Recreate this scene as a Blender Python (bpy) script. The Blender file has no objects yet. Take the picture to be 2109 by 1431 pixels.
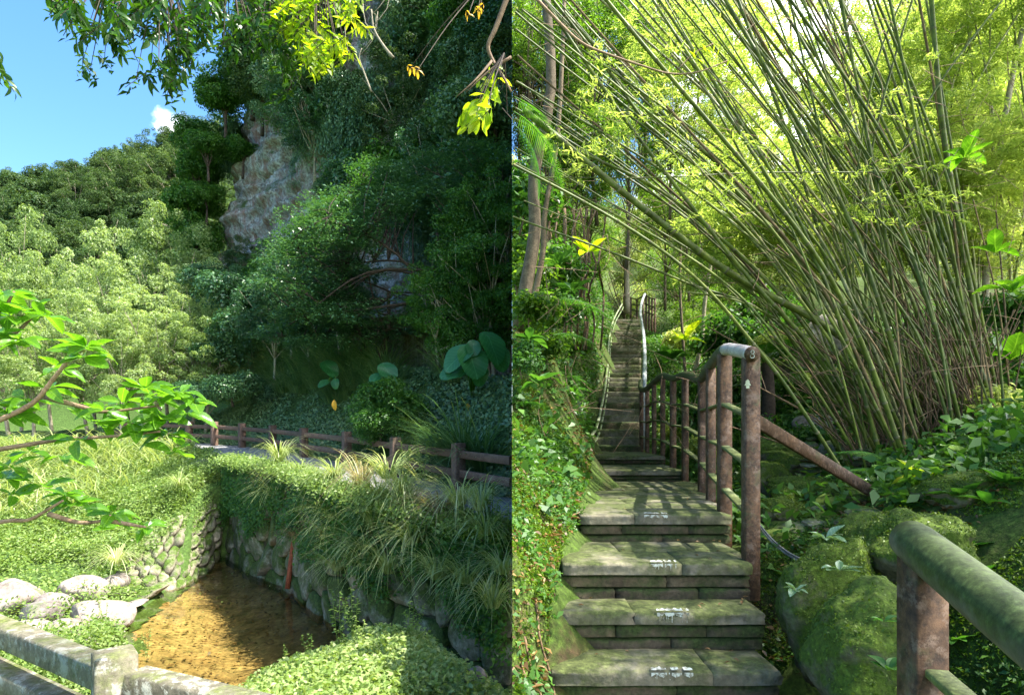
import bpy, math, random
import numpy as np
from mathutils import Vector, Matrix, noise as mnoise

# ------------------------------------------------------------------ camera, sky, sun, exposure
SC = bpy.context.scene
COL = SC.collection
F = 1250.0           # focal length in photograph pixels
CX, HY = 1054.5, 890.0
cam_d = bpy.data.cameras.new("camera")
cam = bpy.data.objects.new("camera", cam_d)
COL.objects.link(cam)
cam.location = (0, 0, 0)
cam.rotation_euler = (math.radians(90), 0, 0)
cam_d.sensor_width = 36.0
cam_d.lens = 36.0 * F / 2109.0
cam_d.shift_y = (HY - 715.5) / 2109.0
cam_d.clip_start = 0.05
cam_d.clip_end = 4000
SC.camera = cam

SUN_AZ, SUN_EL = math.radians(97), math.radians(63)
SD = Vector((math.sin(SUN_AZ) * math.cos(SUN_EL), math.cos(SUN_AZ) * math.cos(SUN_EL), math.sin(SUN_EL)))
sun_d = bpy.data.lights.new("sun", 'SUN')
sun_d.energy = 5.0
sun_d.angle = math.radians(0.5)
sun_d.color = (1.0, 0.95, 0.86)
sun = bpy.data.objects.new("sun", sun_d)
COL.objects.link(sun)
sun.rotation_euler = (-SD).to_track_quat('-Z', 'Y').to_euler()

world = bpy.data.worlds.new("World")
SC.world = world
world.use_nodes = True
wn = world.node_tree.nodes; wl = world.node_tree.links
wn.clear()
w_out = wn.new('ShaderNodeOutputWorld'); w_bg = wn.new('ShaderNodeBackground')
w_sky = wn.new('ShaderNodeTexSky'); w_sky.sky_type = 'NISHITA'; w_sky.sun_disc = False
w_sky.sun_elevation = SUN_EL; w_sky.sun_rotation = SUN_AZ
w_sky.air_density = 1.0; w_sky.dust_density = 0.3; w_sky.ozone_density = 1.6
w_geo = wn.new('ShaderNodeTexCoord')
w_noise = wn.new('ShaderNodeTexNoise'); w_noise.inputs['Scale'].default_value = 11.0
w_noise.inputs['Detail'].default_value = 8; w_noise.inputs['Roughness'].default_value = 0.55
wl.new(w_geo.outputs['Generated'], w_noise.inputs['Vector'])
# cloud cover added eastwards (+X) makes the sky gaps look overexposed; a small cumulus stands just over the left ridge
w_sep = wn.new('ShaderNodeSeparateXYZ'); wl.new(w_geo.outputs['Generated'], w_sep.inputs[0])
w_cov = wn.new('ShaderNodeMapRange')
w_cov.inputs['From Min'].default_value = 0.0; w_cov.inputs['From Max'].default_value = 0.35
w_cov.inputs['To Min'].default_value = -0.30; w_cov.inputs['To Max'].default_value = 0.26
wl.new(w_sep.outputs['X'], w_cov.inputs['Value'])
cd = Vector(((372 - CX) / F, 1.0, (HY - 268) / F)).normalized()
w_dot = wn.new('ShaderNodeVectorMath'); w_dot.operation = 'DISTANCE'
w_dot.inputs[1].default_value = cd
wl.new(w_geo.outputs['Generated'], w_dot.inputs[0])
w_c1 = wn.new('ShaderNodeMapRange')
w_c1.inputs['From Min'].default_value = 0.0; w_c1.inputs['From Max'].default_value = 0.085
w_c1.inputs['To Min'].default_value = 0.30; w_c1.inputs['To Max'].default_value = 0.0
wl.new(w_dot.outputs['Value'], w_c1.inputs['Value'])
w_a = wn.new('ShaderNodeMath'); w_a.operation = 'ADD'
wl.new(w_noise.outputs['Fac'], w_a.inputs[0]); wl.new(w_cov.outputs['Result'], w_a.inputs[1])
w_b = wn.new('ShaderNodeMath'); w_b.operation = 'ADD'
wl.new(w_a.outputs[0], w_b.inputs[0]); wl.new(w_c1.outputs['Result'], w_b.inputs[1])
w_r = wn.new('ShaderNodeMapRange'); w_r.interpolation_type = 'SMOOTHSTEP'
w_r.inputs['From Min'].default_value = 0.50; w_r.inputs['From Max'].default_value = 0.74
wl.new(w_b.outputs[0], w_r.inputs['Value'])
w_mix = wn.new('ShaderNodeMix'); w_mix.data_type = 'RGBA'
w_mix.inputs['B'].default_value = (16, 16.5, 17, 1)
w_hs = wn.new('ShaderNodeHueSaturation'); w_hs.inputs['Saturation'].default_value = 1.25; w_hs.inputs['Value'].default_value = 1.0
wl.new(w_sky.outputs[0], w_hs.inputs['Color'])
wl.new(w_hs.outputs[0], w_mix.inputs['A'])
wl.new(w_r.outputs['Result'], w_mix.inputs['Factor'])
wl.new(w_mix.outputs['Result'], w_bg.inputs['Color'])
w_bg.inputs['Strength'].default_value = 0.125
wl.new(w_bg.outputs[0], w_out.inputs[0])

SC.view_settings.view_transform = 'Standard'
SC.view_settings.look = 'None'
SC.view_settings.gamma = 1.0
SC.view_settings.use_curve_mapping = False
SC.view_settings.exposure = 1.75
SC.render.engine = 'CYCLES'
SC.cycles.max_bounces = 7
SC.cycles.diffuse_bounces = 4
SC.cycles.transmission_bounces = 5
SC.cycles.transparent_max_bounces = 6
SC.cycles.caustics_reflective = False
SC.cycles.caustics_refractive = False
SC.cycles.use_denoising = True

# ------------------------------------------------------------------ helpers
R = np.random.default_rng(7)
random.seed(7)
def P(px, py, d):
    return np.array([(px - CX) / F * d, d, (HY - py) / F * d])
def proj(p):
    p = np.asarray(p)
    return CX + p[..., 0] / p[..., 1] * F, HY - p[..., 2] / p[..., 1] * F

def tag(o, label=None, cat=None, group=None, kind=None):
    if label: o['label'] = label
    if cat: o['category'] = cat
    if group: o['group'] = group
    if kind: o['kind'] = kind
    return o

def mesh_np(name, verts, quads, mats, smooth=False, tris=None, midx=None):
    verts = np.ascontiguousarray(verts, dtype=np.float32)
    me = bpy.data.meshes.new(name)
    quads = np.zeros((0, 4), np.int32) if quads is None else np.asarray(quads, np.int32)
    tris = np.zeros((0, 3), np.int32) if tris is None else np.asarray(tris, np.int32)
    nq, nt = len(quads), len(tris)
    me.vertices.add(len(verts)); me.vertices.foreach_set('co', verts.ravel())
    me.loops.add(nq * 4 + nt * 3)
    me.loops.foreach_set('vertex_index', np.concatenate([quads.ravel(), tris.ravel()]).astype(np.int32))
    me.polygons.add(nq + nt)
    ls = np.concatenate([np.arange(nq) * 4, nq * 4 + np.arange(nt) * 3]).astype(np.int32)
    me.polygons.foreach_set('loop_start', ls)
    if smooth: me.polygons.foreach_set('use_smooth', np.ones(nq + nt, bool))
    if not isinstance(mats, (list, tuple)): mats = [mats]
    for m in mats: me.materials.append(m)
    if midx is not None: me.polygons.foreach_set('material_index', np.asarray(midx, np.int32))
    me.update(calc_edges=True)
    return me

def obj(name, me, parent=None, loc=None, rot=None, scale=None):
    o = bpy.data.objects.new(name, me)
    COL.objects.link(o)
    if parent is not None: o.parent = parent
    if loc is not None: o.location = [float(v) for v in loc]
    if rot is not None: o.rotation_euler = [float(v) for v in rot]
    if scale is not None: o.scale = (scale,) * 3 if np.isscalar(scale) else [float(v) for v in scale]
    return o
def empty(name, loc, rot=(0, 0, 0)):
    return obj(name, None, None, loc, rot)

def merge(parts):
    vs, qs, n = [], [], 0
    for v, q in parts:
        vs.append(v); qs.append(np.asarray(q) + n); n += len(v)
    return np.concatenate(vs), np.concatenate(qs)

def clip_side(v, q, side, eps=0.004):
    q = q[(v[q][:, :, 0] * side).mean(1) > 0]
    used = np.unique(q)
    mp = np.zeros(len(v), np.int64); mp[used] = np.arange(len(used))
    v = v[used].copy(); v[:, 0] = side * np.maximum(v[:, 0] * side, 0)
    return v, mp[q]

def unit(v):
    return v / np.maximum(np.linalg.norm(v, axis=-1, keepdims=True), 1e-9)

def leaves(c, nrm, size, aspect=0.5, along=None, fold=0.12):
    """one folded diamond per point. c,nrm (N,3); size (N,)"""
    N = len(c); size = np.broadcast_to(size, (N,))[:, None]
    nrm = unit(nrm)
    a = R.normal(size=(N, 3)) if along is None else along
    a = unit(a - nrm * np.sum(a * nrm, axis=1, keepdims=True))
    b = np.cross(nrm, a)
    v = np.empty((N, 4, 3))
    v[:, 0] = c - a * size * .5
    v[:, 1] = c + b * size * aspect * .5 + nrm * size * fold - a * size * .05
    v[:, 2] = c + a * size * .5 - nrm * size * .08
    v[:, 3] = c - b * size * aspect * .5 + nrm * size * fold - a * size * .05
    return v.reshape(-1, 3), np.arange(N * 4).reshape(N, 4)

def blades(base, out, length, width, up=1.0, droop=1.0, nseg=4, side=None):
    """arching grass blades. base,out (N,3) out = horizontal unit direction"""
    N = len(base)
    length = np.broadcast_to(length, (N,))[:, None]; width = np.broadcast_to(width, (N,))[:, None]
    droop = np.broadcast_to(droop, (N,))[:, None]; up = np.broadcast_to(up, (N,))[:, None]
    perp = np.cross(out, np.array([0, 0, 1.0])); perp = unit(perp)
    v = np.empty((N, nseg + 1, 2, 3))
    for s in range(nseg + 1):
        t = s / nseg
        p = base + out * length * (t * .55 + .25 * t * t) + np.array([0, 0, 1.0]) * length * (up * t * .9 - droop * t * t)
        w = width * (1 - t ** 2 * .92) * .5
        v[:, s, 0] = p - perp * w; v[:, s, 1] = p + perp * w
    q = np.empty((N, nseg, 4), np.int64)
    b = np.arange(N)[:, None] * (nseg + 1) * 2
    s = np.arange(nseg)[None, :] * 2
    q[:, :, 0] = b + s; q[:, :, 1] = b + s + 1; q[:, :, 2] = b + s + 3; q[:, :, 3] = b + s + 2
    return v.reshape(-1, 3), q.reshape(-1, 4)

def tube(pts, rad, n=7, cap=True):
    pts = np.asarray(pts, float); m = len(pts)
    rad = np.broadcast_to(rad, (m,))
    t = np.gradient(pts, axis=0); t = unit(t)
    ref = np.array([0, 0, 1.0]) if abs(t[:, 2]).mean() < .8 else np.array([0, 1.0, 0])
    a = unit(np.cross(t, ref)); b = np.cross(t, a)
    ang = np.linspace(0, 2 * np.pi, n, endpoint=False)
    v = pts[:, None] + rad[:, None, None] * (np.cos(ang)[None, :, None] * a[:, None] + np.sin(ang)[None, :, None] * b[:, None])
    v = v.reshape(-1, 3)
    i = np.arange(m - 1)[:, None] * n; j = np.arange(n)[None, :]; k = (np.arange(n) + 1)[None, :] % n
    q = np.stack([i + j, i + k, i + n + k, i + n + j], -1).reshape(-1, 4)
    if cap:
        v = np.concatenate([v, pts[:1], pts[-1:]])
        c0, c1 = len(v) - 2, len(v) - 1
        q2 = [[c0, (x + 1) % n, x, x] for x in range(n)] ; o = (m - 1) * n
        q3 = [[c1, o + x, o + (x + 1) % n, o + (x + 1) % n] for x in range(n)]
        # degenerate-free: use pairs as triangles folded to quads over two sectors
        qa = []
        for x in range(0, n - 1, 2):
            qa.append([c0, (x + 2) % n, (x + 1) % n, x]); qa.append([c1, o + x, o + (x + 1) % n, o + (x + 2) % n])
        if n % 2:
            # last sector: a thin quad through a midpoint
            v = np.concatenate([v, [(v[n - 1] + v[0]) / 2], [(v[o + n - 1] + v[o]) / 2]])
            qa.append([c0, 0, len(v) - 2, n - 1]); qa.append([c1, o + n - 1, len(v) - 1, o])
        q = np.concatenate([q, np.array(qa)])
    return v, q

def smooth_path(pts, n):
    pts = np.asarray(pts, float)
    m = len(pts); t = np.linspace(0, m - 1, n); out = np.empty((n, pts.shape[1]))
    e = np.concatenate([[2 * pts[0] - pts[1]], pts, [2 * pts[-1] - pts[-2]]])
    for k, tt in enumerate(t):
        i = min(int(tt), m - 2); f = tt - i
        p0, p1, p2, p3 = e[i], e[i + 1], e[i + 2], e[i + 3]
        out[k] = .5 * ((2 * p1) + (-p0 + p2) * f + (2 * p0 - 5 * p1 + 4 * p2 - p3) * f * f + (-p0 + 3 * p1 - 3 * p2 + p3) * f ** 3)
    return out

def box_v(x0, x1, y0, y1, z0, z1):
    v = np.array([[x, y, z] for z in (z0, z1) for y in (y0, y1) for x in (x0, x1)], float)
    q = np.array([[0, 2, 3, 1], [4, 5, 7, 6], [0, 1, 5, 4], [2, 6, 7, 3], [0, 4, 6, 2], [1, 3, 7, 5]])
    return v, q

def fnoise(p, seed=0.0):
    """cheap vectorised smooth noise in [-1,1], p (N,3)"""
    p = np.asarray(p) + seed * 13.7
    x, y, z = p[..., 0], p[..., 1], p[..., 2]
    return (np.sin(x * 1.7 + 1.3 * np.sin(y * 1.1 + z * .7)) + np.sin(y * 1.9 + 1.7 * np.sin(z * 1.3 + x * .6))
            + np.sin(z * 2.1 + 1.1 * np.sin(x * 1.5 - y * .9)) + .5 * np.sin(3.7 * x + 2.9 * y + 3.1 * z)) / 3.5
def fbm(p, oct=4, seed=0):
    s = 0; a = 1; n = 0
    for k in range(oct):
        s = s + a * fnoise(p * 2 ** k, seed + k * 3.1); n += a; a *= .5
    return s / n

def grid_mesh(name, X, mats, smooth=True, clip=None):
    """X (m,n,3)"""
    m, n = X.shape[:2]
    i = np.arange(m - 1)[:, None] * n; j = np.arange(n - 1)[None]
    q = np.stack([i + j, i + j + 1, i + n + j + 1, i + n + j], -1).reshape(-1, 4)
    v = X.reshape(-1, 3)
    if clip is not None:
        q = q[clip(v[q].mean(1))]
        used = np.unique(q); mp = np.zeros(len(v), np.int64); mp[used] = np.arange(len(used)); v = v[used]; q = mp[q]
    return mesh_np(name, v, q, mats, smooth)

def rbf(ctrl):
    c = np.array(ctrl, float); xy, z = c[:, :2], c[:, 2]
    D = np.linalg.norm(xy[:, None] - xy[None], axis=-1)
    A = np.zeros((len(c) + 3,) * 2); A[:len(c), :len(c)] = D + np.eye(len(c)) * -.02
    A[:len(c), -3:] = np.column_stack([np.ones(len(c)), xy]); A[-3:, :len(c)] = A[:len(c), -3:].T
    w = np.linalg.solve(A, np.concatenate([z, np.zeros(3)]))
    def f(x, y):
        x = np.asarray(x, float); y = np.asarray(y, float)
        out = w[-3] + w[-2] * x + w[-1] * y
        for k in range(len(c)): out = out + w[k] * np.sqrt((x - xy[k, 0]) ** 2 + (y - xy[k, 1]) ** 2)
        return out
    return f

# ------------------------------------------------------------------ materials
def mat(name):
    m = bpy.data.materials.new(name); m.use_nodes = True
    nt = m.node_tree; b = nt.nodes['Principled BSDF']
    return m, nt, b
def N(nt, t, **kw):
    n = nt.nodes.new(t)
    for k, v in kw.items():
        if k in n.inputs: n.inputs[k].default_value = v
        else: setattr(n, k, v)
    return n
def ramp(nt, fac, stops):
    r = nt.nodes.new('ShaderNodeValToRGB')
    el = r.color_ramp.elements
    while len(el) < len(stops): el.new(.5)
    for e, (p, c) in zip(el, stops): e.position = p; e.color = (*c, 1)
    nt.links.new(fac, r.inputs['Fac'])
    return r.outputs['Color']

def leaf_mat(name, stops, trans=.45, tcol=1.6, rough=.45, spec=.35, tint=(1, 1, 1)):
    m, nt, b = mat(name); L = nt.links
    geo = N(nt, 'ShaderNodeNewGeometry'); oi = N(nt, 'ShaderNodeObjectInfo')
    nz = N(nt, 'ShaderNodeTexNoise'); nz.inputs['Scale'].default_value = .55; nz.inputs['Detail'].default_value = 2
    L.new(geo.outputs['Position'], nz.inputs['Vector'])
    a = N(nt, 'ShaderNodeMath', operation='MULTIPLY_ADD'); a.inputs[1].default_value = .6
    L.new(geo.outputs['Random Per Island'], a.inputs[0])
    k = N(nt, 'ShaderNodeMath', operation='MULTIPLY_ADD'); k.inputs[1].default_value = .5; k.inputs[2].default_value = -.1
    L.new(nz.outputs['Fac'], k.inputs[0]); L.new(k.outputs[0], a.inputs[2])
    a2 = N(nt, 'ShaderNodeMath', operation='MULTIPLY_ADD'); a2.inputs[1].default_value = .3
    L.new(oi.outputs['Random'], a2.inputs[0]); L.new(a.outputs[0], a2.inputs[2])
    a3 = N(nt, 'ShaderNodeMath', operation='SUBTRACT'); a3.inputs[1].default_value = .1
    L.new(a2.outputs[0], a3.inputs[0])
    c = ramp(nt, a3.outputs[0], stops)
    L.new(c, b.inputs['Base Color'])
    b.inputs['Roughness'].default_value = rough
    b.inputs['Specular IOR Level'].default_value = spec
    tr = N(nt, 'ShaderNodeBsdfTranslucent')
    g = N(nt, 'ShaderNodeMix', data_type='RGBA', blend_type='MULTIPLY'); g.inputs['Factor'].default_value = 1
    g.inputs['B'].default_value = (tcol * tint[0], tcol * tint[1], tcol * tint[2] * .45, 1)
    L.new(c, g.inputs['A']); L.new(g.outputs['Result'], tr.inputs['Color'])
    mx = N(nt, 'ShaderNodeMixShader'); mx.inputs['Fac'].default_value = trans
    L.new(b.outputs[0], mx.inputs[1]); L.new(tr.outputs[0], mx.inputs[2])
    L.new(mx.outputs[0], nt.nodes['Material Output'].inputs['Surface'])
    return m

def veined(m, k=7.0, slope=.9, dark=.55):
    nt = m.node_tree; L = nt.links; b = nt.nodes['Principled BSDF']
    tc = N(nt, 'ShaderNodeTexCoord'); sp = N(nt, 'ShaderNodeSeparateXYZ'); L.new(tc.outputs['Object'], sp.inputs[0])
    def M2(op, a, bb):
        x = N(nt, 'ShaderNodeMath', operation=op)
        for i, v in enumerate((a, bb)):
            if v is None: continue
            if isinstance(v, (int, float)): x.inputs[i].default_value = v
            else: L.new(v, x.inputs[i])
        return x.outputs[0]
    ax = M2('ABSOLUTE', sp.outputs['X'], None)
    t = M2('SUBTRACT', sp.outputs['Y'], M2('MULTIPLY', ax, slope)); f = M2('FRACT', M2('MULTIPLY', t, k), None)
    v1 = M2('LESS_THAN', f, .13); v2 = M2('LESS_THAN', ax, .014); v = M2('MAXIMUM', M2('MULTIPLY', v1, .6), v2)
    for lk in list(L):
        if lk.from_node.bl_idname == 'ShaderNodeValToRGB':
            mx = N(nt, 'ShaderNodeMix', data_type='RGBA', blend_type='MIX'); src = lk.from_socket; dst = lk.to_socket
            L.new(v, mx.inputs['Factor']); L.new(src, mx.inputs['A'])
            sc = N(nt, 'ShaderNodeMix', data_type='RGBA', blend_type='MULTIPLY'); sc.inputs['Factor'].default_value = 1; sc.inputs['B'].default_value = (2.0, 1.6, 2.0, 1)
            L.new(src, sc.inputs['A']); L.new(sc.outputs['Result'], mx.inputs['B']); L.new(mx.outputs['Result'], dst)
    bp = N(nt, 'ShaderNodeBump', Strength=.5, Distance=.01); L.new(v, bp.inputs['Height']); L.new(bp.outputs[0], b.inputs['Normal'])
    return m
def rock_mat(name, c1, c2, moss=None, moss_amt=.5, scale=3.0, moss_c=(.07, .12, .015), bump=.5, strata=0.0, streak=0.0, dark=None, rough=.9, lich=None, contrast=0.0):
    m, nt, b = mat(name); L = nt.links
    tc = N(nt, 'ShaderNodeNewGeometry'); oi = N(nt, 'ShaderNodeObjectInfo')
    pos = tc.outputs['Position']
    n1 = N(nt, 'ShaderNodeTexNoise', Scale=scale, Detail=8.0, Roughness=.6); L.new(pos, n1.inputs['Vector'])
    n2 = N(nt, 'ShaderNodeTexNoise', Scale=scale * 5.3, Detail=6.0, Roughness=.65); L.new(pos, n2.inputs['Vector'])
    col = ramp(nt, n1.outputs['Fac'], [(.3, c1), (.68, c2)])
    def mixc(a, bcol, fac, mode='MIX'):
        x = N(nt, 'ShaderNodeMix', data_type='RGBA', blend_type=mode)
        L.new(a, x.inputs['A'])
        if isinstance(bcol, tuple): x.inputs['B'].default_value = (*bcol, 1)
        else: L.new(bcol, x.inputs['B'])
        if isinstance(fac, float): x.inputs['Factor'].default_value = fac
        else: L.new(fac, x.inputs['Factor'])
        return x.outputs['Result']
    lo, hi = .55 - contrast, 1.25 + contrast
    gr = ramp(nt, n2.outputs['Fac'], [(.32, (lo, lo, lo)), (.68, (hi, hi, hi))])
    col = mixc(col, gr, 1.0, 'MULTIPLY')
    orr = ramp(nt, oi.outputs['Random'], [(0, (.72, .72, .72)), (1, (1.2, 1.17, 1.12))])
    col = mixc(col, orr, 1.0, 'MULTIPLY')
    if streak:
        mp = N(nt, 'ShaderNodeMapping'); mp.inputs['Scale'].default_value = (1.6, 1.6, .12); L.new(pos, mp.inputs['Vector'])
        n3 = N(nt, 'ShaderNodeTexNoise', Scale=1.4, Detail=6.0, Roughness=.6); L.new(mp.outputs[0], n3.inputs['Vector'])
        f = ramp(nt, n3.outputs['Fac'], [(.42, (0, 0, 0)), (.62, (1, 1, 1))])
        col = mixc(col, dark or (.16, .07, .045), N_scale(nt, f, streak))
        mp2 = N(nt, 'ShaderNodeMapping'); mp2.inputs['Scale'].default_value = (2.6, 2.6, .2); mp2.inputs['Location'].default_value = (7, 3, 1); L.new(pos, mp2.inputs['Vector'])
        n4 = N(nt, 'ShaderNodeTexNoise', Scale=1.7, Detail=7.0, Roughness=.7); L.new(mp2.outputs[0], n4.inputs['Vector'])
        f2 = ramp(nt, n4.outputs['Fac'], [(.55, (0, 0, 0)), (.68, (1, 1, 1))])
        col = mixc(col, (.50, .56, .55), N_scale(nt, f2, streak * .8))
    if lich:
        v = N(nt, 'ShaderNodeTexNoise', Scale=scale * 2.2, Detail=9.0, Roughness=.75); L.new(pos, v.inputs['Vector'])
        f = ramp(nt, v.outputs['Fac'], [(.52, (0, 0, 0)), (.6, (1, 1, 1))])
        col = mixc(col, lich, N_scale(nt, f, .8))
    hb = n2.outputs['Fac']
    if moss is not None:
        sp = N(nt, 'ShaderNodeSeparateXYZ'); L.new(tc.outputs['Normal'], sp.inputs[0])
        n5 = N(nt, 'ShaderNodeTexNoise', Scale=scale * .9, Detail=7.0, Roughness=.7)
        mpp = N(nt, 'ShaderNodeMapping'); mpp.inputs['Location'].default_value = (3, 9, 4); L.new(pos, mpp.inputs['Vector']); L.new(mpp.outputs[0], n5.inputs['Vector'])
        ad = N(nt, 'ShaderNodeMath', operation='MULTIPLY_ADD'); ad.inputs[1].default_value = moss
        L.new(sp.outputs['Z'], ad.inputs[0]); L.new(n5.outputs['Fac'], ad.inputs[2])
        rr = N(nt, 'ShaderNodeMapRange'); rr.inputs['From Min'].default_value = 1 - moss_amt - .08; rr.inputs['From Max'].default_value = 1 - moss_amt + .12
        L.new(ad.outputs[0], rr.inputs['Value'])
        n6 = N(nt, 'ShaderNodeTexNoise', Scale=scale * 9, Detail=5.0, Roughness=.7); L.new(pos, n6.inputs['Vector'])
        mc = ramp(nt, n6.outputs['Fac'], [(.3, tuple(v * .35 for v in moss_c)), (.55, moss_c), (.75, tuple(min(1, v * 2.0) for v in moss_c))])
        col = mixc(col, mc, rr.outputs['Result'])
    L.new(col, b.inputs['Base Color'])
    b.inputs['Roughness'].default_value = rough; b.inputs['Specular IOR Level'].default_value = .25
    ad2 = N(nt, 'ShaderNodeMath', operation='MULTIPLY_ADD'); ad2.inputs[1].default_value = .6
    L.new(n2.outputs['Fac'], ad2.inputs[0]); L.new(n1.outputs['Fac'], ad2.inputs[2])
    bp = N(nt, 'ShaderNodeBump', Strength=bump, Distance=.12 / scale); L.new(ad2.outputs[0], bp.inputs['Height'])
    L.new(bp.outputs[0], b.inputs['Normal'])
    return m
def N_scale(nt, col, k):
    x = nt.nodes.new('ShaderNodeMath'); x.operation = 'MULTIPLY'; x.inputs[1].default_value = k
    nt.links.new(col, x.inputs[0]); return x.outputs[0]

def bark_mat(name, c1, c2, scale=12, rough=.8):
    return rock_mat(name, c1, c2, moss=None, scale=scale, bump=.4, rough=rough)

M = {}
M['hill_leaf'] = leaf_mat('hill_foliage', [(0, (.015, .04, .013)), (.5, (.042, .085, .026)), (1, (.12, .17, .05))], trans=.3, rough=.6, spec=.2)
M['light_leaf'] = leaf_mat('pale_foliage', [(0, (.07, .13, .03)), (.5, (.21, .30, .10)), (1, (.44, .53, .27))], trans=.45, tcol=1.5)
M['dark_leaf'] = leaf_mat('dark_foliage', [(0, (.022, .065, .03)), (.5, (.05, .135, .05)), (1, (.13, .24, .08))], trans=.25, rough=.35, spec=.5)
M['cliff_leaf'] = leaf_mat('cliff_foliage', [(0, (.03, .075, .034)), (.5, (.08, .165, .065)), (1, (.18, .28, .11))], trans=.25, rough=.4, spec=.5)
M['green_leaf'] = leaf_mat('green_foliage', [(0, (.02, .07, .012)), (.5, (.05, .14, .02)), (1, (.10, .22, .03))], trans=.4)
M['glossy_leaf'] = leaf_mat('glossy_leaf', [(0, (.04, .12, .008)), (.5, (.075, .19, .012)), (1, (.13, .27, .02))], trans=.5, tcol=2.0, rough=.25, spec=.5)
M['canopy_leaf'] = leaf_mat('canopy_leaf', [(0, (.012, .05, .006)), (.55, (.03, .09, .008)), (.9, (.08, .15, .01)), (1, (.22, .15, .02))], trans=.4, tcol=1.7, rough=.35)
M['yellow_leaf'] = leaf_mat('yellow_leaf', [(0, (.10, .20, .008)), (.5, (.22, .32, .012)), (.9, (.36, .38, .015)), (1, (.4, .18, .02))], trans=.6, tcol=2.0, rough=.4)
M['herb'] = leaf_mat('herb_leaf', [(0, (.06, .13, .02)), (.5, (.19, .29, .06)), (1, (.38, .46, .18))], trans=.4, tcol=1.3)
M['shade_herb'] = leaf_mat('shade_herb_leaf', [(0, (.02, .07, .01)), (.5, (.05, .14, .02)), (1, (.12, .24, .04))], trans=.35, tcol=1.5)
M['grass'] = leaf_mat('grass_blade', [(0, (.14, .22, .05)), (.5, (.36, .43, .16)), (1, (.62, .62, .38))], trans=.4, tcol=1.2, rough=.35, spec=.5)
M['dark_grass'] = leaf_mat('dark_grass_blade', [(0, (.03, .09, .03)), (.5, (.08, .17, .06)), (1, (.22, .30, .12))], trans=.3, rough=.35, spec=.5)
M['dry_grass'] = leaf_mat('dry_grass_blade', [(0, (.16, .12, .06)), (.5, (.28, .22, .12)), (1, (.4, .36, .2))], trans=.3)
M['back_leaf'] = leaf_mat('sunlit_forest_leaf', [(0, (.12, .18, .03)), (.5, (.34, .40, .11)), (1, (.62, .64, .30))], trans=.6, tcol=1.7, tint=(1, 1, 1.5))  # forest leaf lightened: sun from behind is put into its colours
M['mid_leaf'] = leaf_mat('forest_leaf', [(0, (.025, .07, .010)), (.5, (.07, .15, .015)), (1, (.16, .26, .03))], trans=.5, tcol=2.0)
M['bamboo_leaf'] = leaf_mat('bamboo_leaf', [(0, (.09, .16, .02)), (.5, (.27, .35, .07)), (1, (.52, .56, .18))], trans=.55, tcol=1.8, tint=(1, 1, 1.4))
M['fern'] = leaf_mat('fern_leaf', [(0, (.02, .09, .012)), (.5, (.05, .16, .02)), (1, (.12, .26, .03))], trans=.4, tcol=1.7)
M['taro'] = leaf_mat('taro_leaf', [(0, (.02, .10, .03)), (.5, (.03, .15, .045)), (1, (.05, .19, .06))], trans=.35, rough=.35, spec=.5)
M['dead_leaf'] = leaf_mat('dead_leaf', [(0, (.05, .03, .015)), (.45, (.13, .075, .03)), (.75, (.24, .14, .045)), (1, (.36, .29, .15))], trans=.15)
M['pale_leaf'] = leaf_mat('pale_glossy_leaf', [(0, (.10, .20, .08)), (1, (.25, .36, .2))], trans=.3, rough=.2, spec=.8)
M['orange_leaf'] = leaf_mat('orange_leaf', [(0, (.45, .20, .02)), (1, (.6, .4, .05))], trans=.5)

for k_ in ('glossy_leaf', 'taro', 'pale_leaf'): veined(M[k_])
M['cliff'] = rock_mat('cliff_rock', (.16, .16, .165), (.44, .48, .50), moss=.25, moss_amt=.38, scale=1.5, moss_c=(.05, .08, .02), bump=1.0, streak=.7, contrast=.35)
M['pink_rock'] = rock_mat('pink_boulder', (.17, .135, .12), (.38, .34, .30), moss=.1, moss_amt=.30, scale=3, bump=.6)
M['wall_stone'] = rock_mat('wall_stone', (.11, .10, .075), (.30, .28, .21), moss=.2, moss_amt=.55, scale=2.5, moss_c=(.05, .08, .015), bump=.7, lich=(.34, .36, .28))
M['cobble'] = rock_mat('cobble_stone', (.20, .175, .13), (.40, .36, .28), moss=.2, moss_amt=.42, scale=4, bump=.8)
M['wall_earth'] = rock_mat('wall_earth', (.025, .022, .015), (.06, .055, .03), moss=.0, moss_amt=.45, scale=3)
M['path'] = rock_mat('path_gravel', (.17, .17, .17), (.30, .30, .29), moss=.0, moss_amt=.36, scale=2.2, moss_c=(.07, .10, .03), bump=.6)
M['earth'] = rock_mat('earth', (.06, .045, .025), (.15, .12, .06), moss=.3, moss_amt=.62, scale=1.5, moss_c=(.06, .11, .02), bump=.8)
M['soil'] = rock_mat('soil_bank', (.05, .035, .018), (.15, .09, .04), moss=.12, moss_amt=.55, scale=2.6, moss_c=(.05, .085, .010), bump=1.0)
M['dark_earth'] = rock_mat('shaded_bank', (.03, .028, .018), (.08, .07, .045), moss=.2, moss_amt=.58, scale=1.3, moss_c=(.03, .065, .012), bump=.9)  # darker copy of earth with the cliff's shade put into its colour
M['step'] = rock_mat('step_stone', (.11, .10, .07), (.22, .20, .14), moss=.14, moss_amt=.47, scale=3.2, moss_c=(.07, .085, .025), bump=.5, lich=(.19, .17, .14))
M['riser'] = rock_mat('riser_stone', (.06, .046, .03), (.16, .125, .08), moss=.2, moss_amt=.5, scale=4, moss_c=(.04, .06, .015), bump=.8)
M['moss_rock'] = rock_mat('mossy_boulder', (.10, .09, .06), (.20, .18, .12), moss=.30, moss_amt=.60, scale=4.5, moss_c=(.075, .115, .012), bump=1.0)
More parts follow.
